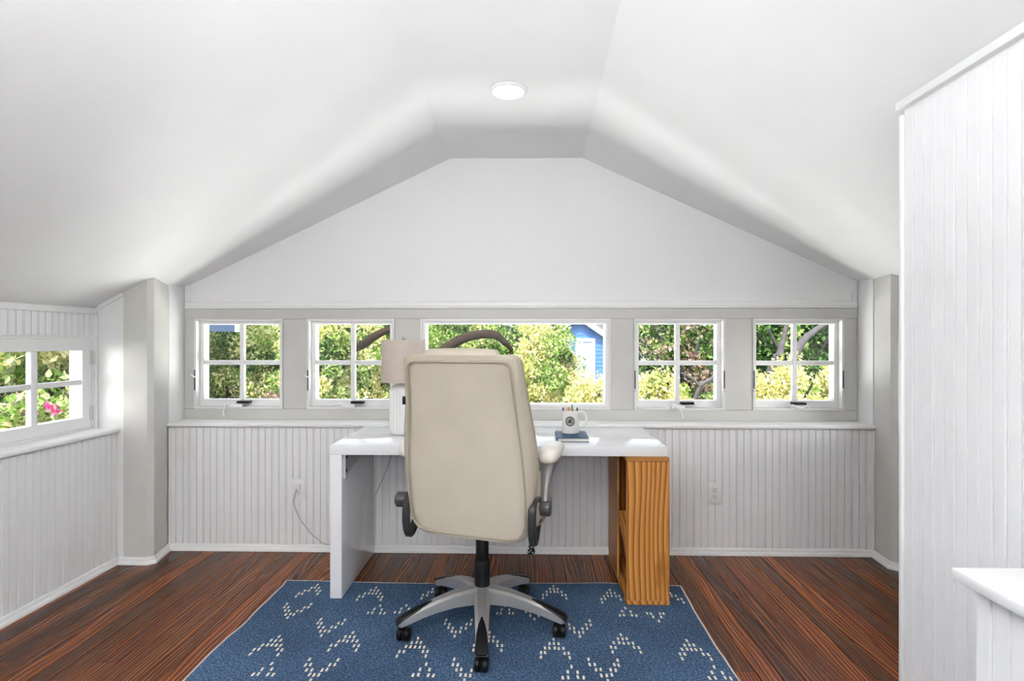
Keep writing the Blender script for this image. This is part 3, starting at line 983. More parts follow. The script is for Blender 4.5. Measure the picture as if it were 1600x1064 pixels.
# printed emblem that follows the curved side
def decal(bm, shape, r_off, mi):
    vs = []
    for (u, v) in shape:
        rad = np.interp(v, [0.01, 0.06, 0.11], [0.0462, 0.0445, 0.0425]) + r_off
        a = -math.pi / 2 - 0.10 + u / 0.045
        vs.append(bm.verts.new((rad * math.cos(a), rad * math.sin(a), v)))
    return vs
def disc(bm, r0, r1, off, mi, n=32, c=(0.0, 0.066)):
    o = decal(bm, [(c[0] + r1 * math.cos(2 * math.pi * k / n), c[1] + r1 * math.sin(2 * math.pi * k / n)) for k in range(n)], off, mi)
    i = decal(bm, [(c[0] + r0 * math.cos(2 * math.pi * k / n), c[1] + r0 * math.sin(2 * math.pi * k / n)) for k in range(n)], off, mi)
    for k in range(n):
        f = bm.faces.new((o[k], o[(k + 1) % n], i[(k + 1) % n], i[k]))
        f.material_index = mi
bm = B()
disc(bm, 0.0205, 0.0255, 0.0006, 0); disc(bm, 0.0165, 0.0205, 0.0006, 1); disc(bm, 0.0150, 0.0165, 0.0006, 0); disc(bm, 0.0090, 0.0150, 0.0006, 1)
disc(bm, 0.0002, 0.0090, 0.0006, 0)
disc(bm, 0.0002, 0.0030, 0.0010, 0, 12, (0.010, 0.075)); disc(bm, 0.0002, 0.0032, 0.0010, 0, 12, (-0.011, 0.060)); disc(bm, 0.0002, 0.0030, 0.0010, 0, 12, (0.002, 0.078)); disc(bm, 0.0002, 0.0018, 0.0012, 1, 10, (0.003, 0.068))
disc(bm, 0.0002, 0.0028, 0.0010, 0, 12, (0.010, 0.058))
obj('emblem', bm, [M['ink'], M['ink_grey']], mug, local=True)

PEN = [('black', (0.02, 0.02, 0.02), -0.028, -0.006, 'black pen leaning against the mug rim', -0.16),
       ('white', (0.80, 0.80, 0.78), -0.018, 0.012, 'white capped pen in the mug beside the black pen', -0.06),
       ('orange', (0.75, 0.22, 0.10), -0.007, -0.014, 'thick white marker with an orange end in the mug', -0.02),
       ('olive', (0.25, 0.24, 0.05), 0.009, -0.002, 'olive and black pencil in the middle of the mug', 0.03),
       ('green', (0.10, 0.30, 0.18), 0.008, 0.018, 'tall green pen at the back of the mug', 0.05),
       ('navy', (0.03, 0.05, 0.12), 0.026, -0.004, 'dark pen with a pale barrel leaning toward the mug handle', 0.16)]
for nm, c, px, py, lab, tilt in PEN:
    bx, by = 0.234 + px * 0.55, 3.020 + py * 0.55
    p = thing('pen', (bx, by, mz + 0.0062), lab, 'pen', 'pens in the mug')
    L = 0.128 + (0.012 if nm == 'green' else 0.0) + (0.004 if nm in ('orange',) else 0)
    tip = Vector((px * 0.55 + tilt * 0.055, py * 0.6, L))
    rad = 0.0068 if nm == 'orange' else 0.0042
    m1 = plain('pen_%s' % nm, c, 0.35)
    bm = B(); cyl(bm, (0, 0, 0), tip * 0.86, rad, 10); obj('barrel', bm, M['plastic'] if nm in ('white', 'orange', 'navy') else m1, p, 40, local=True)
    bm = B(); tube(bm, [tip * 0.86, tip * 0.97, tip], [rad * 1.12, rad * 1.08, rad * 0.6], 10); obj('cap', bm, m1, p, 40, local=True)

# ------------------------------------------------------------------ wall outlets and lamp cord
def outlet(cx, cz, label, plugged):
    y = YW - 0.008
    t = thing('wall_outlet', (cx, y, cz), label, 'outlet', 'wall outlets on the beadboard')
    bm = B(); box(bm, -0.039, 0.039, -0.006, 0.0, -0.064, 0.064, 0.003, 2); obj('cover_plate', bm, M['plastic'], t, 40, local=True)
    for z in (0.020, -0.020):
        bm = B(); box(bm, -0.0165, 0.0165, -0.0085, -0.006, z - 0.0155, z + 0.0155, 0.002, 2); rc = obj('receptacle', bm, M['plastic'], t, 40, local=True)
        bm = B()
        box(bm, -0.008, -0.0055, -0.0092, -0.0080, z + 0.000, z + 0.010)
        box(bm, 0.0055, 0.008, -0.0092, -0.0080, z + 0.001, z + 0.009)
        lathe(bm, [(0.0028, 0), (0.0028, 0.004)], (0, -0.0088, z - 0.010), 8)
        obj('slots', bm, M['slot'], rc, local=True, kind='stuff')
    return t
outlet(-1.368, 0.371, 'white duplex outlet with a lamp plug, on the beadboard beside the desk leg', True)
outlet(1.115, 0.365, 'empty white duplex outlet on the beadboard beyond the pine unit', False)
yc = YW - 0.020
cordt = thing('lamp_cord', (-1.368, yc, 0.39), 'thin pale lamp cord running from the outlet down behind the desk', 'cord')
bm = B(); box(bm, -1.380, -1.354, YW - 0.040, YW - 0.0175, 0.378, 0.404, 0.004, 2)
obj('plug', bm, M['plastic'], cordt, 40)
bm = B(); tube(bm, [(-1.372, YW - 0.030, 0.380), (-1.385, yc, 0.350), (-1.392, yc, 0.300), (-1.381, yc, 0.250), (-1.355, yc, 0.195), (-1.322, yc, 0.150), (-1.290, yc, 0.110), (-1.248, yc, 0.075), (-1.210, yc, 0.048), (-1.170, yc - 0.004, 0.050), (-1.08, yc, 0.105), (-1.00, yc, 0.205), (-0.912, yc, 0.325), (-0.866, yc, 0.420), (-0.823, yc, 0.520), (-0.78, yc, 0.65), (-0.72, yc, 0.745), (-0.69, yc, 0.775), (-0.68, yc - 0.03, 0.7725), (-0.675, 3.31, 0.7605), (-0.672, 3.195, 0.7605)], 0.0026, 8, sub=5)
obj('cable', bm, M['cord'], cordt, 60)

# ------------------------------------------------------------------ office chair (local frame: +y is where the sitter looks)
ch = thing('office_chair', (-0.193, 2.505, RT + 0.0017), 'high-backed cream leather swivel office chair seen from behind at the desk', 'chair', rz=R(-10.5))
def L(name, bm, mat, parent, smooth=45):
    return obj(name, bm, mat, parent, smooth, local=True)
# star base
HUBZ = 0.150
bm = B(); lathe(bm, [(0.020, 0.105), (0.043, 0.108), (0.047, 0.125), (0.047, 0.165), (0.043, 0.180), (0.034, 0.183)], seg=30); L('hub', bm, M['silver'], ch)
for k in range(5):
    a = R(-86 + 10.5 + 72 * k)
    ca, sa = math.cos(a), math.sin(a)
    def sec(r, zc, w, h, c=0.35):
        pts = [(-w, -h), (w, -h), (w, h * (1 - c)), (w * 0.62, h), (-w * 0.62, h), (-w, h * (1 - c))]
        return [(ca * r - sa * x, sa * r + ca * x, zc + z) for x, z in pts]
    bm = B()
    loft(bm, [sec(0.036, 0.146, 0.032, 0.034), sec(0.07, 0.147, 0.034, 0.032), sec(0.13, 0.143, 0.031, 0.028), sec(0.20, 0.130, 0.028, 0.024), sec(0.27, 0.111, 0.025, 0.020), sec(0.325, 0.092, 0.025, 0.017), sec(0.358, 0.079, 0.024, 0.013), sec(0.366, 0.076, 0.018, 0.009)])
    leg = L('leg', bm, M['silver'], ch, 25)
    bm = B()
    def capsec(r, zc, w, h):
        pts = [(-w, 0), (w, 0), (w * 0.85, h * 0.75), (w * 0.4, h), (-w * 0.4, h), (-w * 0.85, h * 0.75)]
        return [(ca * r - sa * x, sa * r + ca * x, zc + z) for x, z in pts]
    loft(bm, [capsec(0.225, 0.1475, 0.003, 0.003), capsec(0.26, 0.1335, 0.015, 0.0065), capsec(0.30, 0.1170, 0.022, 0.008), capsec(0.345, 0.0970, 0.0255, 0.009), capsec(0.372, 0.0800, 0.0255, 0.012), capsec(0.380, 0.0760, 0.018, 0.008)])
    L('leg_cap', bm, M['black'], leg, 40)
    cx, cy = ca * 0.345, sa * 0.345
    dx = 0.012 * math.sin(k * 2.1)
    bm = B(); cyl(bm, (cx, cy, 0.040), (cx, cy, 0.075), 0.0075, 10)
    box(bm, cx - 0.0045, cx + 0.0045, cy - 0.024, cy + 0.024, 0.020, 0.050, 0.004, 2)
    cas = L('caster', bm, M['black'], ch)
    for s in (-1, 1):
        bm = B()
        q = cx + s * 0.0155
        tube(bm, [(q - 0.0105, cy, 0.0285), (q - 0.0085, cy, 0.0285), (q, cy, 0.0285), (q + 0.0085, cy, 0.0285), (q + 0.0105, cy, 0.0285)], [0.020, 0.0262, 0.0280, 0.0262, 0.020], 26)
        L('wheel', bm, M['rubber'], cas, 40)
# gas lift
bm = B(); lathe(bm, [(0.033, 0.178), (0.034, 0.180), (0.034, 0.285), (0.032, 0.290), (0.0315, 0.292), (0.0315, 0.298), (0.0285, 0.300), (0.0285, 0.385), (0.026, 0.388), (0.026, 0.455), (0.018, 0.458)], seg=28); L('gas_lift', bm, M['black'], ch)
bm = B(); box(bm, -0.10, 0.10, -0.13, 0.13, 0.448, 0.478, 0.006, 2); box(bm, -0.045, 0.045, -0.05, 0.05, 0.435, 0.452, 0.004, 2); L('tilt_mechanism', bm, M['black'], ch)
# tilt lever with a black tag on a short white loop
bm = B(); tube(bm, [(0.10, -0.03, 0.462), (0.17, -0.05, 0.458), (0.225, -0.066, 0.452)], 0.005, 8); lv = L('lever', bm, M['graphite'], ch)
bm = B(); tube(bm, [(0.226, -0.066, 0.452), (0.227, -0.066, 0.435), (0.228, -0.066, 0.415)], 0.0035, 8); L('tag_loop', bm, M['plastic'], lv)
tagp = [(0.226, 0.418), (0.232, 0.416), (0.247, 0.372), (0.244, 0.362), (0.222, 0.357), (0.214, 0.362)]
bm = B(); prism(bm, [(x, -0.069, z) for x, z in tagp], (0, 0.006, 0))
for px, pz in ((0.221, 0.383), (0.233, 0.388), (0.229, 0.375), (0.221, 0.368), (0.237, 0.367), (0.230, 0.396)):
    box(bm, px - 0.003, px + 0.003, -0.0698, -0.0688, pz - 0.0022, pz + 0.0022, mi=1)
L('lever_tag', bm, [M['black'], M['plastic']], lv)

# seat
def superring(cx, cy, z, a, b, n=40, e=4.0, tilt=0.0):
    out = []
    for k in range(n):
        t = 2 * math.pi * k / n
        c, s = math.cos(t), math.sin(t)
        x = a * math.copysign(abs(c) ** (2 / e), c)
        y = b * math.copysign(abs(s) ** (2 / e), s)
        out.append((cx + x, cy + y, z + tilt * (y / b)))
    return out
bm = B()
zs = [(0.478, 0.20, 0.19), (0.482, 0.238, 0.232), (0.500, 0.256, 0.250), (0.535, 0.262, 0.258), (0.570, 0.258, 0.254), (0.595, 0.240, 0.236), (0.608, 0.20, 0.20), (0.612, 0.12, 0.12)]
loft(bm, [superring(0.012, 0.055, z if z < 0.52 else z + 0.028, a * 1.05, b * 1.03, tilt=0.014) for z, a, b in zs])
seat = L('seat', bm, M['leather'], ch, 60)
bm = B(); tube(bm, superring(0.012, 0.055, 0.512, 0.2735, 0.262, 60, tilt=0.014), 0.004, 6, closed=True); L('piping', bm, M['pipe'], seat)

# backrest: rear shell narrower than the winged front
ZB = [0.486, 0.492, 0.510, 0.56, 0.62, 0.70, 0.78, 0.86, 0.94, 1.02, 1.10, 1.16, 1.188, 1.200, 1.204]
def prof(z, xs_, ys_):
    return float(np.interp(z, xs_, ys_))
def rear_y(z):
    return prof(z, [0.48, 0.56, 0.70, 0.86, 1.02, 1.21], [-0.215, -0.232, -0.255, -0.283, -0.318, -0.372])
def rear_w(z):
    return prof(z, [0.486, 0.495, 0.520, 0.56, 0.64, 0.76, 0.88, 1.02, 1.12, 1.175, 1.198, 1.204], [0.198, 0.226, 0.242, 0.250, 0.253, 0.248, 0.239, 0.226, 0.219, 0.215, 0.208, 0.190])
def front_w(z):
    return prof(z, [0.486, 0.495, 0.520, 0.60, 0.72, 0.82, 0.92, 1.02, 1.12, 1.175, 1.198, 1.204], [0.196, 0.224, 0.240, 0.258, 0.274, 0.274, 0.263, 0.249, 0.238, 0.233, 0.224, 0.206])
def thick(z):
    return prof(z, [0.486, 0.51, 0.60, 0.80, 1.0, 1.15, 1.207], [0.085, 0.110, 0.125, 0.120, 0.112, 0.105, 0.080])
def sag(z):
    return z - 0.024 * max(0.0, min(1.0, (0.62 - z) / 0.13))
def back_ring(z, n=64):
    yr, th, wr, wf = rear_y(z), thick(z), rear_w(z), front_w(z)
    out = []
    for k in range(n):
        t = 2 * math.pi * k / n
        c, s = math.cos(t), math.sin(t)
        sx = math.copysign(abs(c) ** (2 / 5.0), c)
        sy = math.copysign(abs(s) ** (2 / 5.0), s)
        f = (sy + 1) / 2                       # 0 at the rear, 1 at the front
        w = wr + (wf - wr) * min(1.0, f * 1.5)
        y = yr + th * f
        if sy < 0 and abs(sx) < 0.98:
            y -= 0.010 * (1 - (sx / 0.98) ** 2)    # slight crown of the rear panel
        if sy > 0:
            y -= 0.020 * (1 - sx * sx)
        out.append((w * sx * 1.025, y, sag(z) - 0.05 * w * sx * max(0.0, min(1.0, (0.60 - z) / 0.09))))
    return out
bm = B()
zz = []
for i in range(len(ZB) - 1):
    n = 3 if ZB[i + 1] - ZB[i] > 0.03 else 1
    zz += [ZB[i] + (ZB[i + 1] - ZB[i]) * k / n for k in range(n)]
zz.append(ZB[-1])
loft(bm, [back_ring(z) for z in zz])
back = L('backrest', bm, M['leather'], ch, 55)
# rear panel outlined by piping, slightly proud of the shell
def rp_w(z):
    return rear_w(z) - 0.016 - 0.004
ztop = 1.178
def panel_outline(off):
    pts = []
    zl = list(np.linspace(0.545, ztop - 0.03, 16))
    for z in zl:
        pts.append((rp_w(z), z))
    for k in range(1, 7):
        a = math.pi / 2 * k / 7
        w0 = rp_w(ztop - 0.03)
        pts.append((w0 - 0.03 + 0.03 * math.cos(a), ztop - 0.03 + 0.03 * math.sin(a)))
    top = [(x, ztop) for x in np.linspace(rp_w(ztop) - 0.03, 0, 6)]
    half = pts + top
    low = [(0, 0.498), (0.08, 0.498), (0.16, 0.499), (0.20, 0.506), (0.216, 0.522)]
    right = low + half
    left = [(-x, z) for x, z in reversed(right[1:-1])]
    full = right + left
    res = []
    for x, z in full:
        y = rear_y(z) - 0.010 * max(0, 1 - (x / rear_w(z)) ** 2) - off
        res.append((x * 1.03, y, sag(z) - 0.05 * x * max(0.0, min(1.0, (0.60 - z) / 0.09))))
    return res
bm = B(); tube(bm, panel_outline(0.0025), 0.0042, 7, closed=True); L('piping', bm, M['pipe'], back)
# side seam where the wing meets the shell, and black brand tag
for s in (-1, 1):
    bm = B()
    tube(bm, [(s * 1.025 * (rear_w(z) + (front_w(z) - rear_w(z)) * 0.86 + 0.0012), rear_y(z) + thick(z) * 0.58, sag(z)) for z in np.linspace(0.53, 1.185, 26)], 0.0032, 6)
    L('side_seam', bm, M['pipe'], back)
# head cushion on the top edge
bm = B()
secs = []
for x, r in ((-0.152, 0.006), (-0.150, 0.030), (-0.142, 0.043), (-0.12, 0.048), (-0.06, 0.050), (0, 0.0505), (0.06, 0.050), (0.12, 0.048), (0.142, 0.043), (0.150, 0.030), (0.152, 0.006)):
    secs.append([(x, -0.315 + r * 0.95 * math.cos(2 * math.pi * k / 24), 1.183 + r * 0.92 * math.sin(2 * math.pi * k / 24)) for k in range(24)])
loft(bm, secs)
L('head_cushion', bm, M['leather'], back, 60)
bm = B(); box(bm, -0.2635, -0.252, -0.268, -0.240, 1.000, 1.032, 0.001, 1); L('side_label', bm, M['black'], back)

# arms
for s in (-1, 1):
    ox = -0.012 if s > 0 else -0.036      # the arms sit a little off centre
    oa = -0.012 if s > 0 else 0.010
    # flip-up pivot frame on the side of the seat
    bm = B()
    xo = 0.262 if s > 0 else -0.264
    loop = [(xo, -0.205, 0.605), (xo, -0.222, 0.570), (xo, -0.222, 0.510), (xo, -0.205, 0.462), (xo, -0.180, 0.450), (xo, -0.140, 0.470), (xo, -0.060, 0.535), (xo, -0.050, 0.565), (xo, -0.080, 0.592), (xo, -0.160, 0.618)]
    P = spline([Vector(p) for p in loop], 6, True)
    n = len(P)
    ctr = Vector((xo, -0.15, 0.535))
    rings = []
    for i in range(n):
        t = (P[(i + 1) % n] - P[i - 1]).normalized()
        o_ = Vector((0, -t.z, t.y))
        if (P[i] - ctr).dot(o_) < 0:
            o_ = -o_
        rings.append([P[i] + Vector((dx, 0, 0)) + o_ * dy for dx, dy in ((-0.013, -0.011), (-0.016, -0.004), (-0.016, 0.006), (-0.010, 0.012), (0.010, 0.012), (0.016, 0.006), (0.016, -0.004), (0.013, -0.011))])
    rings.append(rings[0])
    loft(bm, rings, cap=False)
    bmesh.ops.remove_doubles(bm, verts=bm.verts, dist=1e-6)
    fr = L('arm_bracket', bm, M['graphite'], ch, 40)
    bm = B(); tube(bm, [(ox + s * 0.256, -0.085, 0.562), (ox + s * 0.274, -0.085, 0.562), (ox + s * 0.280, -0.085, 0.562), (ox + s * 0.324, -0.085, 0.562), (ox + s * 0.330, -0.085, 0.562)], [0.030, 0.031, 0.033, 0.033, 0.026], 26); L('arm_pivot', bm, M['pivot'], fr)
    arm_rings = []
    for x, y, z, wx, wy in ((0.302, -0.080, 0.560, 0.017, 0.022), (0.302, -0.074, 0.600, 0.017, 0.020), (0.303, -0.064, 0.650, 0.019, 0.018), (0.307, -0.050, 0.700, 0.025, 0.020), (0.314, -0.034, 0.745, 0.036, 0.030)):
        arm_rings.append([(oa + s * x + wx * math.copysign(abs(math.cos(2 * math.pi * k / 20)) ** 0.7, math.cos(2 * math.pi * k / 20)), y + wy * math.copysign(abs(math.sin(2 * math.pi * k / 20)) ** 0.7, math.sin(2 * math.pi * k / 20)), z) for k in range(20)])
    bm = B(); loft(bm, arm_rings); arm = L('armrest', bm, M['pewter'], ch, 45)
    bm = B()
    secs = []
    for y, w, h, zc in ((-0.128, 0.006, 0.006, 0.778), (-0.124, 0.024, 0.022, 0.779), (-0.110, 0.036, 0.034, 0.780), (-0.08, 0.043, 0.040, 0.781), (-0.02, 0.045, 0.040, 0.781), (0.06, 0.043, 0.034, 0.780), (0.13, 0.039, 0.028, 0.776), (0.165, 0.030, 0.020, 0.770), (0.180, 0.010, 0.008, 0.766)):
        secs.append([(oa + s * 0.320 + w * math.copysign(abs(math.cos(2 * math.pi * k / 28)) ** 0.8, math.cos(2 * math.pi * k / 28)) + s * 0.004 * math.sin(2 * math.pi * k / 28), y, zc + h * math.copysign(abs(math.sin(2 * math.pi * k / 28)) ** 0.8, math.sin(2 * math.pi * k / 28)) * (1.0 if math.sin(2 * math.pi * k / 28) > 0 else 0.85)) for k in range(28)])
    loft(bm, secs)
    L('arm_pad', bm, M['pad'], arm, 60)

# ------------------------------------------------------------------ outside: ground, trees, houses
GZ = -3.3
bm = B(); box(bm, -45, 45, YX + 0.3, 60, GZ - 0.2, GZ); struct('ground', bm, M['grass'])
bm = B(); box(bm, -45, XLW - 0.4, -20, YX + 0.3, GZ - 0.2, GZ); struct('ground_side', bm, M['grass'])

def leaves(name, clusters, per, size, mats, parent, seed, spread=0.5):
    """clusters: (x, y, z, radius, material index); leaves are folded rhombs scattered through each cluster"""
    rg = np.random.default_rng(seed)
    c = np.array([k[:4] for k in clusters], float)
    mi = np.array([k[4] for k in clusters])
    n = len(c) * per
    cid = np.repeat(np.arange(len(c)), per)
    d = rg.normal(size=(n, 3))
    d /= np.linalg.norm(d, axis=1, keepdims=True)
    rad = c[cid, 3] * rg.uniform(0.15, 1.0, n) ** spread
    p = c[cid, :3] + d * rad[:, None]
    ax = d * 0.7 + rg.normal(size=(n, 3)) * 0.6 + np.array([0, 0, 0.25])
    ax /= np.linalg.norm(ax, axis=1, keepdims=True)
    q = rg.normal(size=(n, 3))
    sd = np.cross(ax, q)
    sd /= np.linalg.norm(sd, axis=1, keepdims=True)
    up = np.cross(sd, ax)
    s = size * rg.uniform(0.6, 1.25, n)[:, None]
    v = np.empty((n, 4, 3))
    v[:, 0] = p - ax * s * 0.5
    v[:, 1] = p + sd * s * 0.26 + up * s * 0.08
    v[:, 2] = p + ax * s * 0.5
    v[:, 3] = p - sd * s * 0.26 + up * s * 0.08
    v -= np.array(wpos(parent))
    me = bpy.data.meshes.new(name)
    me.vertices.add(n * 4)
    me.vertices.foreach_set('co', v.reshape(-1))
    f = np.arange(n)[:, None] * 4
    tri = np.concatenate([f + [0, 1, 2], f + [0, 2, 3]], 1).reshape(-1)
    me.loops.add(n * 6)
    me.loops.foreach_set('vertex_index', tri.astype(np.int32))
    me.polygons.add(n * 2)
    me.polygons.foreach_set('loop_start', (np.arange(n * 2) * 3).astype(np.int32))
    me.polygons.foreach_set('material_index', np.repeat(mi[cid], 2).astype(np.int32))
    me.update(calc_edges=True)
    for m in mats:
        me.materials.append(M[m])
    o = bpy.data.objects.new(name, me)
    COL.objects.link(o)
    o.parent = parent
    o['kind'] = 'stuff'
    return o

def crown_clusters(c, r, n, cr, weights, rg, shell=0.55):
    out = []
    for _ in range(n):
        d = rg.normal(size=3)
        d /= np.linalg.norm(d)
        k = rg.uniform(shell, 1.0)
        out.append((c[0] + d[0] * r[0] * k, c[1] + d[1] * r[1] * k, c[2] + d[2] * r[2] * k, cr * rg.uniform(0.7, 1.3), int(rg.choice(len(weights), p=weights))))
    return out

def tree(name, label, c, r, n, cr, per, size, mats, weights, seed, bark='bark', group=None, extra=None, cat='tree', trunk_r=0.12, shell=0.55, limbs=5, dip=None):
    rg = np.random.default_rng(seed)
    t = thing(name, (c[0], c[1], GZ), label, cat, group)
    bm = B()
    z0 = c[2] - r[2] * 0.4
    tube(bm, [(c[0], c[1], GZ), (c[0] + 0.05, c[1], (GZ + z0) / 2), (c[0] - 0.03, c[1], z0)], [trunk_r * 1.4, trunk_r, trunk_r * 0.8], 10, sub=3)
    tr = obj('trunk', bm, M[bark], t, 60)
    for k in range(limbs):
        a = 2 * math.pi * (k + rg.uniform(-0.2, 0.2)) / limbs
        e = (c[0] + math.cos(a) * r[0] * 0.8, c[1] + math.sin(a) * r[1] * 0.8, c[2] + r[2] * rg.uniform(0.1, 0.7))
        md = ((c[0] + e[0]) / 2 + rg.uniform(-0.1, 0.1), (c[1] + e[1]) / 2, (z0 + e[2]) / 2 - 0.08)
        b2 = B(); tube(b2, [(c[0], c[1], z0 - 0.05), md, e], [trunk_r * 0.7, trunk_r * 0.42, trunk_r * 0.15], 7, sub=3)
        obj('branch', b2, M[bark], t, 60)
    cl = crown_clusters(c, r, n, cr, weights, rg, shell)
    if dip:
        cl = [k for k in cl if not dip(k)]
    leaves('foliage', cl, per, size, mats, t, seed + 100)
    if extra:
        for path, rad in extra:
            b2 = B(); tube(b2, path, rad, 9, sub=5); obj('branch', b2, M[bark], t, 60)
    return t

def PXY(px, y):          # world x on the plane at depth y for a bearing measured in the photograph
    return (px - 822) / 889 * y
def PZ(py, y):
    return 1.27 - (py - 531) / 889 * y

# far dark trees
for i, (px, y, zc, rx, rz, w) in enumerate([(330, 17, 0.9, 2.2, 2.6, 0.45), (470, 20.6, 0.7, 2.9, 2.9, 0.5), (640, 17, 0.8, 2.1, 2.6, 0.45), (800, 23, 0.4, 3.0, 2.8, 0.4), (1030, 21.6, 0.9, 2.8, 3.0, 0.7), (1190, 17.5, 1.0, 2.1, 2.7, 0.8), (1350, 21.2, 0.8, 3.2, 3.0, 0.8), (1500, 17.5, 0.6, 2.6, 2.8, 0.7)]):
    tree('evergreen_tree', ['broad evergreen tree far behind the blue bay of the neighbouring house', 'far evergreen tree seen through the second window from the corner post', 'far evergreen tree behind the arching branch', 'far evergreen tree between the arching branch and the blue gable', 'far dark evergreen tree directly beyond the blue gabled house', 'far dark evergreen tree behind the grey-barked tree', 'far dark evergreen tree in the far corner beyond the last window', 'far dark evergreen tree at the very end of the row, past the last window'][i],
         (PXY(px, y), y, zc), (rx, 1.4, rz), 230, 0.42, 75, 0.17, ['leaf_dark', 'leaf_mid'], [w, 1 - w], 10 + i, group='far evergreen trees', trunk_r=0.2, shell=0.1)

# middle trees
ya = 8.9
arch = [(PXY(688, ya), ya, PZ(551, ya)), (PXY(702, ya), ya, PZ(541, ya)), (PXY(722, ya), ya - 0.05, PZ(530, ya)), (PXY(748, ya), ya - 0.1, PZ(523, ya)), (PXY(772, ya), ya - 0.05, PZ(523, ya)), (PXY(786, ya), ya, PZ(532, ya)), (PXY(800, ya), ya + 0.1, PZ(548, ya))]
tree('arching_tree', 'green tree with a thick arching brown branch behind the chair top', (PXY(690, 12.7), 12.7, 0.9), (1.35, 1.3, 1.6), 150, 0.30, 160, 0.08, ['leaf_mid', 'leaf_lime', 'leaf_dark'], [0.6, 0.15, 0.25], 31, extra=[(arch, [0.085, 0.08, 0.075, 0.07, 0.07, 0.05, 0.03]), ([arch[0], (PXY(684, ya), ya + 0.3, PZ(600, ya)), (PXY(692, ya), ya + 1.5, -1.2)], [0.085, 0.1, 0.12])], shell=0.2)
yb = 10.2
tree('grey_barked_tree', 'dark green tree with leaning grey branches behind the last window', (PXY(1255, 13), 13, 1.1), (1.75, 1.3, 1.7), 210, 0.34, 85, 0.13, ['leaf_dark', 'leaf_mid'], [0.82, 0.18], 33, bark='bark_grey',
     extra=[([(PXY(1213, yb), yb, PZ(556, yb)), (PXY(1218, yb), yb, PZ(535, yb)), (PXY(1224, yb), yb, PZ(505, yb)), (PXY(1226, yb), yb, PZ(470, yb))], [0.07, 0.05, 0.035, 0.03]),
            ([(PXY(1248, yb), yb + 0.3, PZ(556, yb)), (PXY(1262, yb), yb + 0.3, PZ(533, yb)), (PXY(1280, yb), yb + 0.3, PZ(517, yb)), (PXY(1305, yb), yb + 0.3, PZ(500, yb))], [0.09, 0.07, 0.055, 0.045]),
            ([(PXY(1213, yb), yb, PZ(556, yb)), (PXY(1215, yb), yb + 0.6, PZ(640, yb)), (PXY(1255, 13), 12.9, -1.0)], [0.10, 0.12, 0.13])], shell=0.15)
tree('twiggy_tree', 'sparse tree with dry mauve twigs behind the window beside the desk', (PXY(1070, 12.5), 12.5, 0.8), (1.0, 1.0, 1.5), 120, 0.26, 70, 0.10, ['leaf_dry', 'leaf_dark', 'leaf_mid'], [0.42, 0.30, 0.28], 35, bark='bark_grey', shell=0.1, limbs=9,
     extra=[([(PXY(1078, 9.4), 9.4, PZ(640, 9.4)), (PXY(1092, 9.4), 9.4, PZ(603, 9.4)), (PXY(1108, 9.4), 9.4, PZ(592, 9.4)), (PXY(1120, 9.4), 9.4, PZ(575, 9.4))], [0.04, 0.035, 0.025, 0.015]),
            ([(PXY(1092, 9.4), 9.4, PZ(603, 9.4)), (PXY(1078, 9.4), 9.4, PZ(590, 9.4)), (PXY(1062, 9.4), 9.4, PZ(582, 9.4))], [0.03, 0.02, 0.012]),
            ([(PXY(1078, 9.4), 9.4, PZ(640, 9.4)), (PXY(1075, 10), 10.4, -0.9), (PXY(1060, 12.5), 12.4, -1.6)], [0.04, 0.06, 0.08])])

# near trees in pale new leaf
NEAR = [('pale_leafed_tree', 'pale yellow-green tree behind the second window and the lamp', 500, 8.1, 0.75, (0.62, 0.7, 1.1), 95, [0.50, 0.38, 0.12]),
        ('pale_leafed_tree', 'pale yellow-green tree behind the lamp shade', 582, 10.3, 0.35, (0.70, 0.7, 1.25), 95, [0.45, 0.45, 0.10]),
        ('pale_leafed_tree', 'bright yellow-green tree in the picture window beside the chair back', 852, 10.3, 0.50, (0.58, 0.6, 1.30), 165, [0.66, 0.26, 0.08]),
        ('pale_leafed_tree', 'low bright yellow-green tree in front of the blue gabled house', 932, 7.9, -0.03, (0.62, 0.6, 0.92), 95, [0.74, 0.20, 0.06]),
        ('pale_leafed_tree', 'low yellow tree filling the bottom of the window beside the desk', 1025, 8.9, -0.08, (0.60, 0.6, 0.98), 95, [0.78, 0.17, 0.05]),
        ('pale_leafed_tree', 'yellow tree below the grey branches in the last window', 1205, 7.9, 0.05, (0.72, 0.6, 1.0), 105, [0.80, 0.15, 0.05]),
        ('pale_leafed_tree', 'yellow tree beyond the last window, beside the recess return', 1310, 9.5, -0.12, (0.72, 0.6, 1.05), 100, [0.80, 0.15, 0.05])]
for i, (nm, lab, px, y, zc, r, n, w) in enumerate(NEAR):
    tree(nm, lab, (PXY(px, y), y, zc), r, n, 0.20, 190, 0.066, ['leaf_lime', 'leaf_mid', 'leaf_dark'], w, 50 + i, group='trees in pale new leaf', trunk_r=0.08, shell=0.45,
         extra=[([(PXY(505, 8.1), 8.1, PZ(580, 8.1)), (PXY(545, 7.9), 7.85, PZ(549, 7.9)), (PXY(566, 7.3), 7.3, PZ(538, 7.3)), (PXY(588, 7.1), 7.1, PZ(523, 7.1)), (PXY(622, 7.1), 7.15, PZ(508, 7.1))], [0.07, 0.06, 0.055, 0.05, 0.03])] if i == 0 else None)
tree('green_tree', 'fresh green tree filling the first window below the blue bay', (PXY(372, 9.7), 9.7, 0.35), (1.0, 0.9, 1.45), 150, 0.24, 190, 0.074, ['leaf_mid', 'leaf_lime', 'leaf_dark'], [0.62, 0.28, 0.10], 70, shell=0.4,
     extra=[([(PXY(345, 7.9), 7.95, PZ(612, 7.9)), (PXY(358, 7.9), 7.9, PZ(606, 7.9)), (PXY(366, 7.9), 7.9, PZ(603, 7.9))], [0.012, 0.010, 0.006])])
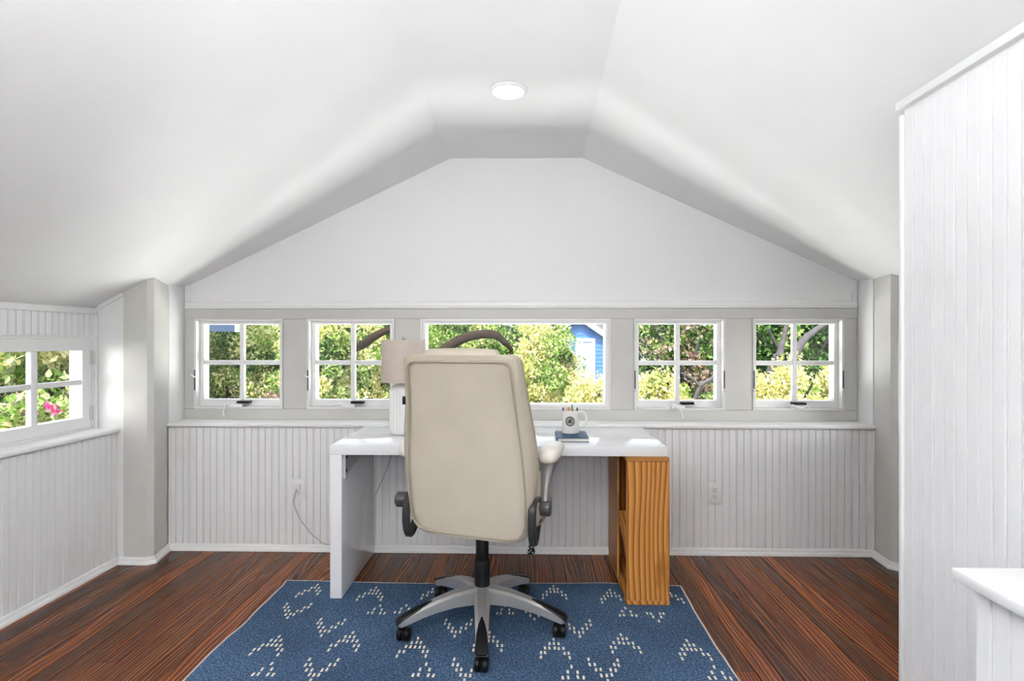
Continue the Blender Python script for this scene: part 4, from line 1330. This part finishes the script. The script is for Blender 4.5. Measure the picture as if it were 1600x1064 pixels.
tree('dry_bush', 'dry brown bush low in the first window', (PXY(430, 7.2), 7.2, 0.36), (0.24, 0.22, 0.36), 26, 0.14, 70, 0.07, ['leaf_dry', 'leaf_mid'], [0.85, 0.15], 71, cat='bush', trunk_r=0.03, limbs=3)
# beyond the side window
tree('broad_leafed_tree', 'bright green broad-leafed tree beyond the side window', (-7.6, 8.2, 0.75), (1.5, 1.5, 1.5), 150, 0.30, 100, 0.14, ['leaf_mid', 'leaf_lime', 'leaf_dark', 'leaf_pale'], [0.42, 0.30, 0.16, 0.12], 80, shell=0.35)
tree('evergreen_hedge_tree', 'dense green tree farther off beyond the side window', (-11.5, 11.6, 0.7), (2.6, 2.0, 2.5), 210, 0.42, 80, 0.17, ['leaf_mid', 'leaf_dark', 'leaf_lime'], [0.4, 0.4, 0.2], 81, shell=0.15, trunk_r=0.2)
fl = tree('flowering_shrub', 'shrub with pink blossoms low in the side window', (-5.35, 6.35, 0.10), (0.55, 0.55, 0.62), 60, 0.16, 90, 0.085, ['leaf_mid', 'leaf_lime', 'leaf_pale'], [0.5, 0.3, 0.2], 82, cat='shrub', trunk_r=0.04, limbs=4, shell=0.4)
leaves('blossoms', [(-5.02, 5.93, 0.53, 0.055, 0), (-5.10, 5.95, 0.57, 0.035, 0), (-5.25, 5.9, 0.48, 0.05, 0)], 36, 0.06, ['petal'], fl, 83)

# blue gabled house behind the picture window
yh = 14.8
hx0, hx1 = PXY(880, yh), PXY(1010, yh)
house = thing('gabled_house', ((hx0 + hx1) / 2, yh + 2, GZ), 'bright blue house with white gable edge and window above the treetops', 'house')
apx, apz = PXY(902, yh), PZ(500, yh)
edge_x, edge_z = PXY(985, yh), PZ(556, yh)
lft = PXY(822, yh)
bm = B()
prism(bm, [(lft, yh, GZ), (edge_x, yh, GZ), (edge_x, yh, edge_z), (apx, yh, apz), (lft, yh, PZ(553, yh))], (0, 4.0, 0))
hw = obj('wall', bm, M['siding'], house)
n = 16
for k in range(n):
    z = PZ(612, yh) + k * 0.105
    xr = edge_x if z < edge_z else edge_x + (apx - edge_x) * (z - edge_z) / (apz - edge_z)
    if z > apz - 0.05:
        break
    xl = lft if z < PZ(553, yh) else lft + (apx - lft) * (z - PZ(553, yh)) / (apz - PZ(553, yh))
    bm = B(); prism(bm, [(xl, yh - 0.001, z), (xl, yh - 0.016, z), (xl, yh - 0.004, z + 0.103), (xl, yh - 0.001, z + 0.103)], (max(0.05, xr - xl - 0.03), 0, 0))
    obj('siding_board', bm, M['siding'], hw)
for sgn, (ex, ez) in ((1, (edge_x + 0.35, edge_z - 0.24)), (-1, (lft - 0.3, PZ(553, yh) - 0.2))):
    bm = B()
    prism(bm, [(apx, yh - 0.25, apz), (ex, yh - 0.25, ez), (ex, yh - 0.25, ez + 0.17), (apx, yh - 0.25, apz + 0.17)], (0, 0.06, 0))
    obj('rake_board', bm, M['siding_white'], house)
    bm = B()
    prism(bm, [(apx, yh - 0.27, apz + 0.171), (ex, yh - 0.27, ez + 0.171), (ex, yh - 0.27, ez + 0.25), (apx, yh - 0.27, apz + 0.25)], (0, 4.5, 0))
    obj('roof', bm, M['roofing'], house)
wx0, wx1, wz0, wz1 = PXY(899, yh), PXY(929, yh), PZ(600, yh), PZ(529, yh)
bm = B(); holed(bm, [wx0, wx1], [wz0, wz1], [(wx0 + 0.07, wx1 - 0.07, wz0 + 0.07, wz1 - 0.08)], lambda u, v: (u, yh - 0.06, v), (0, 0.05, 0)); fw = obj('window', bm, M['siding_white'], house)
bm = B(); box(bm, wx0 + 0.06, wx1 - 0.06, yh - 0.03, yh - 0.018, wz0 + 0.05, wz1 - 0.06); obj('pane', bm, M['house_glass'], fw)
bm = B(); box(bm, (wx0 + wx1) / 2 - 0.022 - 0.09, (wx0 + wx1) / 2 + 0.022 - 0.09, yh - 0.055, yh - 0.031, wz0 + 0.07, wz1 - 0.08); obj('muntin', bm, M['siding_white'], fw)

# slate-blue neighbour whose upper bay shows in the first window
yn = 7.6
bx0, bx1, bz = -4.95, PXY(362, yn), PZ(518, yn)
nh = thing('porch_house', (-5.4, 8.1, GZ), 'slate blue house with a white-ended porch beam across the first window top', 'house')
bm = B(); box(bm, -5.9, -4.95, 7.6, 8.6, GZ, 2.6); obj('wall', bm, M['siding_dark'], nh)
bm = B(); box(bm, bx0, bx1, yn, yn + 0.07, bz, bz + 0.45); bay = obj('porch_beam', bm, M['siding_dark'], nh)
bm = B(); box(bm, bx1 + 0.0005, bx1 + 0.04, yn - 0.01, yn + 0.08, bz - 0.005, bz + 0.46); obj('beam_end', bm, M['siding_white'], bay)
bm = B(); prism(bm, [(-6.2, 7.4, 2.6), (-6.2, 8.8, 2.6), (-6.2, 8.1, 3.3)], (1.5, 0, 0)); obj('roof', bm, M['roofing'], nh)

# white house beyond the side window
wh = thing('white_house', (-15.3, 18, GZ), 'white clapboard house glimpsed beyond the side window trees', 'house')
bm = B(); box(bm, -17.2, -13.4, 16.4, 20, GZ, 4.5); ww = obj('wall', bm, M['siding_white'], wh)
for k in range(16):
    z = -0.4 + k * 0.21
    bm = B(); prism(bm, [(-17.2, 16.399, z), (-17.2, 16.375, z), (-17.2, 16.39, z + 0.205), (-17.2, 16.399, z + 0.205)], (3.8, 0, 0)); obj('siding_board', bm, M['siding_white'], ww)
bm = B(); prism(bm, [(-17.5, 16, 4.5), (-17.5, 20.4, 4.5), (-17.5, 18.2, 6.2)], (4.4, 0, 0)); obj('roof', bm, M['roofing'], wh)
